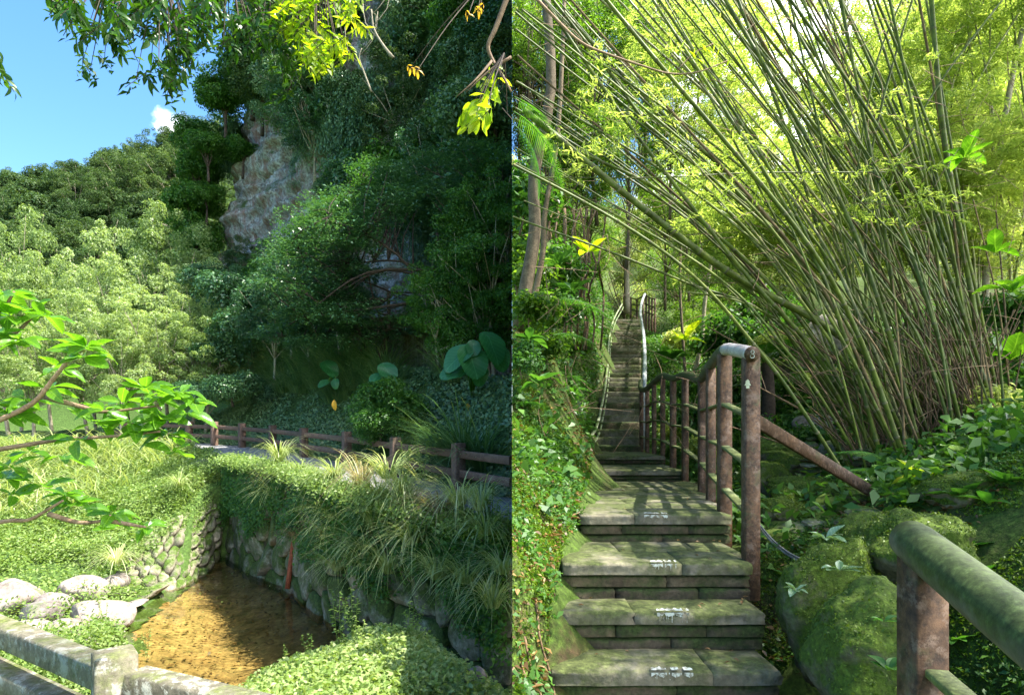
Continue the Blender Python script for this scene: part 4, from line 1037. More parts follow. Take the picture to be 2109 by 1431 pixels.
# taro
def taro(name_label, leavespec, d, stem_base, m='taro'):
    root = empty('taro_plant', stem_base); tag(root, name_label, 'plant')
    b = np.array(stem_base)
    for (px, py, size, yaw, tiltup) in leavespec:
        p = P(px, py, d + random.uniform(-.2, .2)); s = size / F * d * .85
        dirv = np.array([math.sin(yaw), -.35, -math.cos(yaw) * .8])
        start = p - unit(dirv) * s * .5
        if start[0] > -s * .5: start[0] = -s * .55
        obj('leaf', leafme('taro', m), root, start - b, orient(dirv, (0.25 * math.sin(yaw * 3 + px), -.75, tiltup * 1.3)), s)
        v, q = tube(smooth_path([[0, 0, 0], (start - b) * .5 + [0, -.1, .25], start - b], 8), .018, 5); v[:, 0] = np.minimum(v[:, 0], -b[0] - .01)
        obj('stem', mesh_np('stem', v, q, M['fern'], True), root)
taro('giant taro with broad leaves at the right end of the shaded bank', [(940, 733, 78, -.9, 1), (975, 745, 85, .3, .8), (1018, 712, 78, .5, 1.2), (1030, 735, 62, .4, .5), (988, 770, 52, .1, .5), (930, 768, 60, -1.3, .7), (975, 718, 40, 0, .6)], 12.6, (-.9, 13.6, .8))
taro('smaller taro with two leaves at the middle of the shaded bank', [(800, 766, 52, .6, 1), (770, 780, 34, -.8, .8), (808, 782, 25, .3, .6)], 15.5, (-3.2, 16.2, 1.0))
taro('dark taro at the left of the bank among tall grass', [(680, 757, 46, .8, 1), (665, 790, 28, -1, .8), (690, 790, 24, 0, .8)], 17.5, (-5.2, 18, 1.2))
taro('little taro low on the bank behind the fence', [(744, 878, 24, .2, 1), (752, 898, 24, .3, 1)], 13.8, (-3.4, 14.1, -.3))
for k, (px, py, s) in enumerate([(688, 823, 22), (963, 830, 20), (1010, 812, 22)]):
    p = P(px, py, 13.2); rt_ = obj('withered_leaf', leafme('oval', 'orange_leaf'), None, p, orient((.1, -.2, -1), (0, -1, .3)), s / F * 13.2)
    tag(rt_, ['yellow withered leaf hanging among the tall grass', 'yellow withered leaf under the giant taro', 'greenish yellow leaf at the right below the giant taro'][k], 'leaf')

# ---- layered dark tree in front of the cliff
def pad_tree(label, region, holes, npads, dr, base, trunk_top, m, nleaf=330, leaf=.10, pad=(.55, 1.1), seed=5, objname='tree', barkm='dark_bark'):
    rg = np.random.default_rng(seed); region = np.array(region, float); cs = []
    x0, y0 = region.min(0); x1, y1 = region.max(0)
    while len(cs) < npads:
        a, b = rg.uniform(x0, x1), rg.uniform(y0, y1)
        if not inside(region, np.array(a), np.array(b)): continue
        if any(((a - h[0]) / h[2]) ** 2 + ((b - h[1]) / h[3]) ** 2 < 1 for h in holes): continue
        cs.append(P(a, b, rg.uniform(*dr)))
    cs = np.array(cs); n = npads * nleaf; ii = np.repeat(np.arange(npads), nleaf)
    r = rg.uniform(*pad, npads)[ii]; a = rg.uniform(0, 6.28, n); rr = np.sqrt(rg.random(n)) * r
    off = np.column_stack([np.cos(a) * rr, np.sin(a) * rr, rg.normal(size=n) * .07 - .22 * (rr / r) ** 2 * r])
    p = cs[ii] + off
    p = p[fbm(p * 3.2, 2, seed) > -.25]
    nn = rg.normal(size=p.shape) * .35 + [0, -.1, 1]
    root = empty(objname, base); tag(root, label, 'tree'); b = np.array(base)
    v, q = leaves(p - b, nn, leaf * rg.uniform(.6, 1.3, len(p)), .5)
    v, q = clip_side(v + b, q, -1)
    obj('crown', mesh_np('crown', v - b, q, M[m]), root)
    parts = []; tt = np.array(trunk_top) - b
    main = smooth_path([[0, 0, 0], tt * .5 + [.2, 0, 0], tt], 12); parts.append(tube(main, np.linspace(.10, .045, 12), 7))
    hubs = []
    for h in range(7):
        c = cs[rg.integers(npads)] - b; s = main[rg.integers(3, 11)]
        pp = smooth_path([s, s * .45 + c * .55 + rg.normal(size=3) * .2 + [0, 0, .15], c - [0, 0, .15]], 9); parts.append(tube(pp, np.linspace(.045, .018, 9), 6)); hubs += list(pp[3:])
    hubs = np.array(hubs)
    for c in cs:
        c = c - b; k = np.argmin(np.linalg.norm(hubs - c, axis=1) + rg.random(len(hubs)) * .5); s = hubs[k]
        parts.append(tube(smooth_path([s, s * .5 + c * .5 + rg.normal(size=3) * .08, c - [0, 0, .05]], 5), np.linspace(.026, .010, 5), 4))
    v, q = merge(parts); v, q = clip_side(v + b, q, -1); obj('trunk', mesh_np('trunk', v - b, q, M[barkm], True), root)
pad_tree('large dark layered tree spreading across the cliff face', [(560, 545), (600, 480), (640, 430), (700, 395), (760, 335), (860, 318), (960, 300), (1053, 300), (1053, 560), (990, 470), (880, 450), (780, 470), (720, 530), (740, 640), (660, 700), (560, 690), (545, 600)],
         [(850, 560, 110, 65)], 130, (15, 18.5), (-1.9, 16.8, 1.6), P(900, 480, 16.8), 'dark_leaf', 360, .095, (.5, .95), 5)
pad_tree('lower dark tree with drooping layers over the black hollow', [(620, 560), (760, 500), (880, 560), (960, 600), (900, 680), (760, 700), (640, 720), (540, 700), (560, 620)],
         [(850, 570, 90, 45)], 52, (16.5, 19), (-4.2, 18.4, 1.8), P(800, 600, 18), 'dark_leaf', 300, .10, (.45, .85), 8)
pad_tree('sunlit tipped tree behind the layered one', [(600, 470), (655, 425), (700, 405), (760, 330), (790, 340), (740, 400), (690, 450), (640, 490), (600, 560)], [], 26, (17.5, 19), (-4.6, 19, 1.8), P(690, 470, 18.4), 'green_leaf', 330, .095, (.35, .6), 9)

# ---- overhead canopy sprays (each spray leaflet a part)
def spray_branch(label, tips, hub, m, nleafmax=290, d=4.6, leaf=.085, seed=1, group='branches hanging over the pool', kind='lance', spread=.2, perspray=13, name='overhanging_branch'):
    rg = np.random.default_rng(seed); h = P(*hub, d); root = empty(name, h); tag(root, label, 'branch', group)
    parts = []; cnt = 0; extra = []
    for (px, py) in tips:
        dd = d + rg.uniform(-.5, .5); c = P(px, py, dd); s = P(px * .55 + hub[0] * .45, py * .55 + hub[1] * .45 - 10, (dd + d) / 2)
        pp = smooth_path([h, s, c], 9) - h; parts.append(tube(pp, np.linspace(.006, .002, 9), 4, cap=False))
        # pinnate spray: leaflets along the end stretch, drooping
        a = rg.uniform(0, 6.28); dirv = unit(np.array([math.cos(a) * .8, math.sin(a) * .5, -.75])); L = spread * rg.uniform(.8, 1.4)
        st = (c - h) - dirv * L * .5
        parts.append(tube(np.array([pp[-1], st, st + dirv * L]), .0025, 3, cap=False))
        sd = unit(np.cross(dirv, [0.1, .9, .3]))
        for k in range(perspray):
            t = k // 2 / (perspray // 2); pnt = st + dirv * L * t; sg = 1 if k % 2 else -1
            ld = unit(dirv * .8 + sd * sg * (.9 if t < .98 else .1) + rg.normal(size=3) * .15 + [0, 0, -.25])
            sz = leaf * rg.uniform(.7, 1.25)
            if (h + pnt)[0] > -.1 and name != 'x': continue
            if cnt < nleafmax:
                obj('leaf', leafme(kind, m), root, pnt, orient(ld, rg.normal(size=3) * .5 + [0, -.6, .8]), sz); cnt += 1
            else: extra.append((pnt + ld * sz * .5, ld, sz))
    if extra:
        c = np.array([e[0] for e in extra]); l = np.array([e[1] for e in extra]); z = np.array([e[2] for e in extra])
        v, q = leaves(c, rg.normal(size=c.shape) * .5 + [0, -.6, .8], z, .42, l)
        tag(obj('foliage', mesh_np('foliage', v, q, M[m]), root), kind='stuff')
    v, q = merge(parts); obj('twigs', mesh_np('twigs', v, q, M['dark_bark'], True), root)
rg = np.random.default_rng(44)
def tips_in(poly, n):
    poly = np.array(poly, float); x0, y0 = poly.min(0); x1, y1 = poly.max(0); o = []
    while len(o) < n:
        a, b = rg.uniform(x0, x1), rg.uniform(y0, y1)
        if inside(poly, np.array(a), np.array(b)): o.append((a, b))
    return o
spray_branch('leftmost overhead branch with glossy dark leaflets against the sky', tips_in([(95, -20), (300, -20), (270, 60), (240, 110), (170, 60), (115, 40)], 22) + [(150, 40), (200, 60), (230, 30), (260, 80), (120, 5), (170, 130), (185, 150), (215, 125), (160, 30)], (230, -60), 'canopy_leaf', 290, 4.4, .082, 1)
spray_branch('overhead branch dipping lowest in the middle of the sky', tips_in([(250, -20), (420, -20), (400, 60), (380, 150), (340, 175), (290, 160), (330, 100), (270, 60)], 48) + [(345, 180), (280, 165), (360, 175), (390, 120)], (330, -70), 'canopy_leaf', 290, 4.6, .082, 2)
spray_branch('overhead leafy branch above the cliff shoulder', tips_in([(400, -30), (560, -30), (560, 90), (480, 110), (420, 90), (390, 60)], 42), (470, -80), 'canopy_leaf', 290, 4.8, .080, 3)
spray_branch('overhead branch with mixed green and yellow leaves', tips_in([(480, -30), (640, -30), (640, 100), (610, 180), (570, 160), (540, 90)], 38) + [(585, 190), (600, 175)], (560, -80), 'canopy_leaf', 290, 5.0, .085, 4)
spray_branch('brightest yellow green overhead branch, right of the sky', tips_in([(580, -30), (750, -30), (745, 50), (700, 130), (650, 165), (620, 110), (560, 60)], 60), (650, -90), 'yellow_leaf', 298, 4.7, .074, 5)
spray_branch('small leaf sprig entering from the left edge', [(-6, 135), (4, 150), (-12, 145)], (-60, 100), 'canopy_leaf', 60, 4.4, .085, 6)
spray_branch('yellow leafy twig at the top right of the pool side', [(1000, 175), (1030, 160), (985, 210), (1010, 200), (1035, 185), (985, 225), (965, 235), (1000, 235), (1045, 235), (1025, 150), (975, 240), (1040, 170)], (1038, 110), 'yellow_leaf', 160, 4.2, .10, 7, kind='oval', perspray=7, spread=.13)
spray_branch('dull orange leaf sprig high on the right above the cliff', [(985, 20), (965, 30), (990, 15), (845, 140), (860, 145)], (1000, -40), 'orange_leaf', 30, 4.4, .045, 8, perspray=4, spread=.05)
pp = smooth_path([P(1050, -20, 4.3), P(1020, 60, 4.3), P(1005, 95, 4.3), P(1015, 125, 4.3), P(1040, 165, 4.2), P(1053, 190, 4.2)], 20)
v1 = tube(pp, np.linspace(.020, .007, 20), 6); v2 = tube(smooth_path([P(1015, 125, 4.3), P(980, 165, 4.2), P(940, 200, 4.2)], 8), np.linspace(.012, .003, 8), 4); v3 = tube(smooth_path([P(1053, 118, 4.2), P(1010, 145, 4.2), P(960, 190, 4.2)], 8), np.linspace(.012, .004, 8), 4)
v, q = merge([v1, v2, v3]); v, q = clip_side(v, q, -1)
tag(obj('branch', mesh_np('branch', v, q, M['twig'], True)), 'crooked brown branch at the top right of the pool side', 'branch')

# ---- big leaved branches in the left foreground
def leafy_branch(label, paths, rosettes, d, seed, m='glossy_leaf', group='foreground branches at the left'):
    rg = np.random.default_rng(seed); b = P(*paths[0][0], d); root = empty('leafy_branch', b); tag(root, label, 'branch', group)
    parts = []
    for path in paths:
        pp = smooth_path([P(x, y, d) for x, y in path], 16) - b; parts.append(tube(pp, np.linspace(.009, .0035, 16), 6))
    obj('stem', mesh_np('stem', *merge(parts), M['twig'], True), root)
    for (px, py, n, L) in rosettes:
        c = P(px, py, d + rg.uniform(-.1, .1)) - b
        for k in range(n):
            a = k / n * 6.283 + rg.normal() * .35; up = rg.uniform(-.45, .5)
            o = np.array([math.cos(a), math.sin(a) * .9, up]); s = L * .88 / F * d * rg.uniform(.7, 1.2)
            obj('leaf', leafme('oval', m), root, c + o * .006, orient(o, (rg.normal() * .5, -.35 + rg.normal() * .4, 1)), s)
leafy_branch('big leaved branch rising at the left edge', [[(-80, 700), (20, 690), (80, 640)], [(-60, 640), (0, 640), (30, 600)]], [(5, 600, 9, 62), (60, 640, 10, 62), (20, 650, 9, 60), (95, 650, 7, 55), (-10, 690, 9, 65), (40, 700, 7, 60), (-15, 620, 7, 60)], 1.9, 1)
leafy_branch('upright cluster of large leaves left of centre', [[(-60, 890), (60, 835), (110, 780), (150, 730), (172, 720)]], [(178, 715, 12, 62), (170, 735, 8, 58), (130, 760, 6, 60), (100, 800, 6, 60), (20, 855, 8, 60), (50, 820, 6, 60), (-10, 830, 8, 62)], 1.85, 2)
leafy_branch('longest foreground branch reaching over the fence', [[(-60, 935), (60, 915), (130, 905), (250, 897), (330, 888)], [(95, 818), (170, 838), (215, 848), (330, 835)]], [(300, 800, 10, 62), (250, 830, 8, 60), (330, 860, 9, 62), (372, 810, 9, 62), (385, 850, 8, 62), (345, 895, 8, 66), (290, 890, 6, 55), (215, 845, 5, 55), (270, 870, 7, 62), (400, 830, 5, 60), (320, 815, 7, 60), (160, 905, 5, 62), (355, 930, 4, 66), (130, 940, 5, 62), (60, 930, 7, 60), (20, 960, 7, 60), (200, 870, 6, 60)], 1.9, 3)
leafy_branch('lower foreground branch with fan shaped leaf clusters', [[(-60, 1085), (20, 1072), (60, 1070), (105, 1045), (130, 1030)], [(100, 1058), (160, 1075), (210, 1072), (228, 1060)], [(210, 1070), (270, 1080), (300, 1085)]], [(135, 1020, 11, 52), (150, 1035, 8, 48), (232, 1055, 9, 50), (245, 1085, 7, 50), (300, 1085, 8, 46), (90, 1000, 6, 50), (10, 985, 8, 58), (30, 1020, 5, 50)], 2.0, 4)

# ================================================================== THE RIGHT PLACE (x > 0): stone stairs and bamboo
def stair_z(d): return -.227 + (np.asarray(d) - 10.5) / .383 * .142
GR = rbf([(0, 1.5, -1.35), (0, 2.5, -1.0), (0, 3.3, -.62), (0, 4.3, -.2), (0, 6, .5), (0, 9, 1.6), (0, 12, 3.6), (0, 16, 6), (0, 22, 9), (0.02, .3, -1.5),
          (.15, 2.8, -1.45), (.2, 3.06, -1.3), (.3, 3.7, -.92), (.48, 4.43, -.72), (.8, 6, -.62), (1.05, 7.4, -.55), (1.15, 8.7, -.42), (1.28, 10.4, -.2),
          (.5, 7.4, 1.0), (.8, 10.5, 2.2), (1.3, 13, 2.9), (1.7, 13, .45), (1.95, 13, .4), (1.75, 15, 3.9), (2.15, 15, 1.0), (2.45, 15, 1.1), (2.7, 20, 5.5), (3.2, 20, 2.8), (3.6, 20, 3.0), (4.0, 23.5, 3.8), (1.1, 11.5, .9), (1.45, 11.5, -.1), (2.1, 17, 4.8), (2.65, 17, 1.7), (3.2, 22.5, 6), (3.6, 22.5, 3.6),
          (1.45, 2.6, -2.9), (1.6, 3.1, -2.8), (1.6, 3.45, -2.0), (1.75, 4.2, -.86), (2.2, 5.5, -.88), (2.4, 7.4, -.85), (2.3, 8.7, -.9), (2.5, 11, -.6), (2.8, 12, -.2), (3.6, 15, .6), (4.6, 19, 2.2), (5.2, 22, 3.3),
          (2.6, 6, -.78), (3.2, 8, -.55), (4, 11, 0), (5, 15, .7), (7, 20, 2),
          (1.9, 2.2, -1.3), (2.2, 2.2, -1.0), (2.6, 3, -.7), (3, 4, -.30), (2.6, 4.4, -.55), (4, 6.5, -.4), (4.8, 6.5, -.1), (5.5, 6, .15), (4.5, 4, .3), (3.4, 2.5, -.05), (6, 9, .8), (8, 12, 2), (10, 20, 5), (14, 12, 4),
          (0, 30, 13), (5, 30, 7), (10, 30, 6), (15, 30, 6), (20, 30, 9), (0, 45, 20), (10, 45, 13), (20, 45, 12), (30, 45, 18), (40, 45, 22), (30, 10, 8), (60, 30, 14), (60, 0, 8), (1.5, 0, -2.1), (.5, 0, -2.0), (3, 0, -.8), (2.2, 1.2, -1.3),
          (.8, 3.06, -1.6), (1, 4.4, -1.1), (1.6, 7.4, -.9), (1.8, 10, -.75), (2.5, 14, .3), (3.3, 18, 1.6), (4.2, 22, 3.1)])
def hR(x, y):
    x = np.asarray(x, float); y = np.asarray(y, float)
    n = fbm(np.stack([x, y, x * 0], -1) * 2.0, 4, 6)
    return GR(x, y) + n * np.clip(.05 + y * .006, 0, .25)
sx = np.concatenate([np.linspace(0.002, 6, 170, endpoint=False), np.linspace(6, 60, 90)]); sy = np.concatenate([np.linspace(.2, 12, 200, endpoint=False), np.linspace(12, 60, 120)])
SX, SY = np.meshgrid(sx, sy, indexing='ij'); SZ = hR(SX, SY)
XR = np.stack([SX, SY, SZ], -1)
tag(obj('hillside', grid_mesh('hillside', XR, M['soil'])), kind='structure')

# ---- stairs
stairs = empty('stone_stairs', (1.0, 3.5, -1.3)); tag(stairs, kind='structure')
so = np.array(stairs.location)
def slab(cx0, cx1, y0, y1, z0, z1, m, seed, name='slab', skew=(0, 0)):
    rg = np.random.default_rng(seed)
    nx = max(3, int((cx1 - cx0) / .06)); ny = max(2, int((y1 - y0) / .08)); 
    X = np.linspace(cx0, cx1, nx + 1); Y = np.linspace(y0, y1, ny + 1)
    GXx, GYy = np.meshgrid(X, Y, indexing='ij'); e = .010
    top = np.stack([GXx, GYy, GXx * 0 + z1], -1)
    top[..., 2] += .008 * fbm(top.reshape(-1, 3) * 5, 3, seed).reshape(GXx.shape)
    edge = np.zeros(GXx.shape); edge[0] = edge[-1] = 1; edge[:, 0] = edge[:, -1] = 1
    top[..., 2] -= edge * e
    top[..., 1] += (GYy == y0) * .014 * fbm(np.stack([GXx * 6, GXx * 0 + seed, GXx * 0], -1).reshape(-1, 3), 3).reshape(GXx.shape)
    # skirt: ring offset down
    def idx(i, j): return i * (ny + 1) + j
    ringi = [idx(i, 0) for i in range(nx + 1)] + [idx(nx, j) for j in range(1, ny + 1)] + [idx(i, ny) for i in range(nx - 1, -1, -1)] + [idx(0, j) for j in range(ny - 1, 0, -1)]
    v = top.reshape(-1, 3); c = np.array([(cx0 + cx1) / 2, (y0 + y1) / 2, 0])
    rv = v[ringi].copy(); r1 = rv.copy(); out = unit((rv - c) * [1 / (cx1 - cx0), 1 / (y1 - y0), 0]); r1[:, :2] += out[:, :2] * .006; r1[:, 2] = z1 - e * 2.2
    r15 = r1.copy(); r15[:, 2] = (z0 + z1) / 2; r15[:, :2] += .006 * rg.normal(size=(len(rv), 2))
    r2 = r1.copy(); r2[:, 2] = z0
    n0 = len(v); v = np.concatenate([v, r1, r15, r2]); k = len(ringi)
    i = np.arange(nx)[:, None] * (ny + 1); j = np.arange(ny)[None]
    q = [np.stack([i + j, i + ny + 1 + j, i + ny + 2 + j, i + j + 1], -1).reshape(-1, 4)]
    R_ = np.array(ringi); a = np.arange(k); b = (a + 1) % k
    q.append(np.stack([R_[b], R_[a], n0 + a, n0 + b], -1)); q.append(np.stack([n0 + b, n0 + a, n0 + k + a, n0 + k + b], -1)); q.append(np.stack([n0 + k + b, n0 + k + a, n0 + 2 * k + a, n0 + 2 * k + b], -1))
    o = obj(name, mesh_np(name, v - so, np.concatenate(q), M[m], True), stairs)
    return o
# near steps: (front d, back d, z, x-left/right at front, x-left/right at back)
NS = [(2.70, 3.12, -1.37, .17, 1.33, .20, 1.35), (3.06, 3.46, -1.20, .20, 1.36, .25, 1.41), (3.40, 3.76, -1.00, .26, 1.42, .30, 1.45), (3.69, 4.52, -.79, .31, 1.46, .45, 1.62), (4.43, 7.52, -.595, .50, 1.60, 1.06, 2.28), (7.44, 8.75, -.464, 1.10, 2.16, 1.16, 2.24), (8.66, 10.6, -.33, 1.20, 2.18, 1.32, 2.3)]
sd_ = 500
for k, (y0, y1, z, l0, r0, l1, r1) in enumerate(NS):
    th = .075 if k < 5 else .06
    zb = NS[k - 1][2] if k else z - .2
    depth = y1 - y0; rows = 1 if depth < .5 else (2 if depth < 1 else 8 if depth > 2.5 else 3)
    yy = np.linspace(y0, y1 - .07, rows + 1)
    for r in range(rows):
        t = (yy[r] - y0) / depth; l = l0 + (l1 - l0) * t; rr = r0 + (r1 - r0) * t
        if k == 2: cuts = [.37, 1]
        elif k == 3: cuts = ([.63, 1] if r == 0 else [.3, .75, 1])
        elif k == 1: cuts = [.70, 1]
        elif k == 4: cuts = [[.36, 1], [.5, .8, 1], [.3, .7, 1]][r % 3]
        else: cuts = [.42 + .1 * (r % 2), 1]
        p0 = 0
        for c in cuts:
            a, b = l + (rr - l) * p0, l + (rr - l) * c
            slab(a + .004, b - .004, yy[r] + (.003 if r else 0), yy[r + 1] - .004, z - th, z + .002 * ((sd_ * 7) % 5 - 2) , 'step', sd_); sd_ += 1; p0 = c
    # riser courses below the tread slab
    zr = z - th - .004; nc = 2
    for c in range(nc):
        za = zr - (zr - zb + .03) * (c + 1) / nc; zt = zr - (zr - zb + .03) * c / nc
        p0 = 0
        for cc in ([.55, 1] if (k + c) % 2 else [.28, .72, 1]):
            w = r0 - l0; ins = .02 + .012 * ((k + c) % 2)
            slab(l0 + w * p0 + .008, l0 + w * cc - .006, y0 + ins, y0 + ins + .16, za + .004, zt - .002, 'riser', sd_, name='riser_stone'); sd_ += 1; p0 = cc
    # core under the step
    v, q = box_v(l0 + .03, r0 - .03, y0 + .08, y1 - .02, zb - .6, z - th + .01)
    v[v[:, 1] > y0 + .5, 0] += (l1 - l0)
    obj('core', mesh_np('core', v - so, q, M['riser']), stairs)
# long upper flight
for n_ in range(31):
    d = 10.5 + .383 * n_; z = -.227 + .142 * n_; xr = .2124 * d + (.0 if n_ else -.0); wd = .90 if n_ > 2 else .98
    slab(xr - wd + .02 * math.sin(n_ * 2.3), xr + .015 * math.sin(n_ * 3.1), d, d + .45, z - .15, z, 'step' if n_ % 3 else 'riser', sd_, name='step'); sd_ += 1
v, q = box_v(0, 1, 0, 1, 0, 1)
core = np.array([[.2124 * 10.6 - .86, 10.62, -1.2], [.2124 * 10.6 - .04, 10.62, -1.2], [.2124 * 22 - .04, 22, 3.0], [.2124 * 22 - .86, 22, 3.0], [.2124 * 10.6 - .86, 10.62, -.42], [.2124 * 10.6 - .04, 10.62, -.42], [.2124 * 22 - .04, 22, 3.82], [.2124 * 22 - .86, 22, 3.82]])
obj('core', mesh_np('core', core - so, [[0, 3, 2, 1], [4, 5, 6, 7], [0, 1, 5, 4], [1, 2, 6, 5], [2, 3, 7, 6], [3, 0, 4, 7]], M['riser']), stairs)
# landing at the top of the stairs
slab(3.75, 4.7, 22.0, 24.0, 3.98, 4.1, 'step', 999, name='landing')
# worn white paint marks on the tread edges
def paint(cx, w, y0, z, drips, seed):
    rg = np.random.default_rng(seed); n = 44; x = np.linspace(cx - w / 2, cx + w / 2, n); vs = []; qs = []
    dp = .012 + .014 * rg.random(n) + .01 * np.sin(np.arange(n) * .7 + seed); dp[0] = dp[-1] = .002; dp[1] *= .5; zz = z + .0085
    for i in range(n): vs += [[x[i], y0 - .004, zz - .004], [x[i], y0 + dp[i] + .004, zz]]
    keepq = fnoise(np.column_stack([x * 60, x * 0 + seed * 3, x * 0])) > -.45
    qs = [[2 * i, 2 * i + 2, 2 * i + 3, 2 * i + 1] for i in range(n - 1) if keepq[i]]
    hh = .004 + .016 * np.abs(np.sin(np.arange(n) * .23 + seed * 2)) + np.abs(rg.normal(size=n)) * .003
    for i in range(n - 1):
        b = len(vs); yf = y0 - .016
        if not keepq[i] and rg.random() < .8: continue
        vs += [[x[i], yf, z - .004], [x[i + 1], yf, z - .004], [x[i + 1], yf, z - .004 - hh[i + 1]], [x[i], yf, z - .004 - hh[i]]]; qs.append([b, b + 1, b + 2, b + 3])
        if rg.random() < drips:
            b = len(vs); xa = x[i] + .002; w2 = rg.uniform(.0015, .003); h = rg.uniform(.03, .08)
            vs += [[xa, yf - .001, z - .01], [xa + w2 * 1.6, yf - .001, z - .01], [xa + w2, yf - .001, z - h], [xa + w2 * .3, yf - .001, z - h]]; qs.append([b, b + 1, b + 2, b + 3])
    # flecks
    for i in range(14):
        b = len(vs); fx = cx + rg.normal() * w * .35; fz = z - rg.uniform(.01, .06); e = rg.uniform(.001, .004); vs += [[fx, y0 - .017, fz], [fx + e, y0 - .017, fz], [fx + e, y0 - .017, fz + e], [fx, y0 - .017, fz + e]]; qs.append([b, b + 1, b + 2, b + 3])
    obj('paint_mark', mesh_np('paint_mark', np.array(vs) - so, qs, M['paint']), stairs)
paint((1383 - CX) / F * 3.06, .21, 3.06, -1.20, .02, 1); paint((1385 - CX) / F * 3.4, .18, 3.40, -1.00, .07, 2); paint((1366 - CX) / F * 3.69, .16, 3.69, -.79, .3, 3); paint((1350 - CX) / F * 4.43, .17, 4.43, -.595, .0, 4)

# ---- brown railing with round handrail along the right of the landing
fn = [(1546, 745, 1150, 3.8), (1492, 735, 1082, 4.6), (1464, 765, 1035, 5.4), (1446, 785, 1000, 6.2), (1411, 780, 967, 7.4), (1386, 786, 955, 8.1), (1365, 782, 942, 8.8), (1347, 786, 936, 9.5), (1333, 800, 932, 10.1), (1321, 803, 925, 10.7)]
rl = empty('railing', P(1546, 1150, 3.8)); tag(rl, 'brown post railing with green round handrail beside the stairs', 'railing'); ro = np.array(rl.location)
tops, bots = [], []
for k, (px, yt, yb, d) in enumerate(fn):
    a, b = P(px, yt, d), P(px, yb, d); tops.append(a); bots.append(b)
    w = .092 if k < 2 else .075 if k < 6 else .065
    v, q = bevel_box(w, w * .9, b[2] - .25, a[2] + .03, .006); v[:, 0] += a[0]; v[:, 1] += d
    obj('post', mesh_np('post', v - ro, q, M['brown_rail']), rl, loc=None)
tops, bots = np.array(tops), np.array(bots)
for k in range(len(fn) - 1):
    for f in (.27, .52, .77):
        a = tops[k] * (1 - f) + bots[k] * f; b = tops[k + 1] * (1 - f) + bots[k + 1] * f
        if f == .27 and k in (1, 2): pass
        v, q = bar_np(a, b, .062, .022, .004); obj('rail', mesh_np('rail', v - ro, q, M['rail_top']), rl)
hr = [P(1549, 729, 3.72), P(1520, 722, 4.2), P(1490, 722, 4.6), P(1464, 752, 5.4), P(1447, 777, 6.1), P(1440, 780, 6.5), P(1411, 772, 7.4), P(1386, 779, 8.1), P(1365, 774, 8.8), P(1347, 787, 9.5), P(1333, 800, 10.1), P(1325, 803, 10.5), P(1319, 798, 10.8), P(1320, 785, 11.0)]
hr = np.array(hr)
def dense_linear(pts, n):
    s = np.r_[0, np.cumsum(np.linalg.norm(np.diff(pts, axis=0), axis=1))]; t = np.linspace(0, s[-1], n)
    return np.column_stack([np.interp(t, s, pts[:, i]) for i in range(3)])
sm = dense_linear(smooth_path(hr, 120), 120)
v, q = tube(sm[13:], .045, 14); obj('handrail', mesh_np('handrail', v - ro, q, M['green_tube'], True), rl)
v, q = tube(sm[:14], .0455, 16); o = obj('handrail', mesh_np('handrail', v - ro, q, M['cream_tube'], True), rl); o['label'] = 'worn, sun-whitened pinkish end of the handrail'
# end cap with the little pale mark
e0 = sm[0]; dirn = unit(sm[0] - sm[1])
v, q = tube([e0 - dirn * .005, e0 + dirn * .006], .047, 16); obj('end_cap', mesh_np('end_cap', v - ro, q, M['brown_rail'], True), rl)
# figure-like mark: a ring over a cross, as on the cap in the photograph
mk = []
u_ = unit(np.cross(dirn, [0, 0, 1.0])); w_ = np.cross(u_, dirn); c0 = e0 + dirn * .0085
for cz, rr in ((.012, .010), (-.012, .012)):
    ang = np.linspace(0, 2 * np.pi, 13); mk.append(tube(np.array([c0 + u_ * rr * np.cos(x) + w_ * (cz + rr * np.sin(x)) for x in ang]), .0026, 4, cap=False))
obj('painted_mark', mesh_np('painted_mark', merge(mk)[0] - ro, merge(mk)[1], M['paint']), rl)
# weathered emblem near the top of the post face
pz = P(1540, 790, 3.745)
vv = np.array([[0, 0, .022], [-.012, 0, .008], [-.007, 0, .008], [-.016, 0, -.008], [-.008, 0, -.008], [-.008, 0, -.022], [.008, 0, -.022], [.008, 0, -.008], [.016, 0, -.008], [.007, 0, .008], [.012, 0, .008]]) * 1.3
me = bpy.data.meshes.new('emblem'); me.from_pydata([tuple(x + pz - ro) for x in vv], [], [list(range(11))]); me.materials.append(M['pale_pipe']); obj('emblem', me, rl)

# upper flight handrails
v, q = tube(smooth_path([P(1325, 925, 10.9), P(1327, 790, 11.2), P(1328, 746, 13), P(1327, 712, 14.5), P(1325, 685, 16), P(1320, 655, 18), P(1319, 640, 19), P(1322, 622, 20.5), P(1328, 606, 22)], 50), .042, 10)
ur = empty('stair_handrail', P(1325, 800, 11.2)); tag(ur, 'grey metal handrail climbing the right side of the long flight', 'handrail'); uo = np.array(ur.location)
obj('tube', mesh_np('tube', v - uo, q, M['grey_pipe'], True), ur)
for n_ in range(0, 30, 3):
    d = 11.2 + n_ * .37; sz = float(stair_z(d)); xr = .2124 * d + .06; zt = np.interp(d, [11.2, 13, 14.5, 16, 18, 19, 20.5, 22], [P(0, y, dd)[2] for y, dd in ((790, 11.2), (746, 13), (712, 14.5), (685, 16), (655, 18), (640, 19), (622, 20.5), (606, 22))])
    v, q = bevel_box(.05, .05, sz - .3, zt, .004); v[:, 0] += xr + .02; v[:, 1] += d; obj('post', mesh_np('post', v - uo, q, M['brown_rail']), ur)
lr = empty('stair_handrail', P(1214, 915, 10.3)); tag(lr, 'pale curving double pipe handrail on the left side of the long flight', 'handrail'); lo = np.array(lr.location)
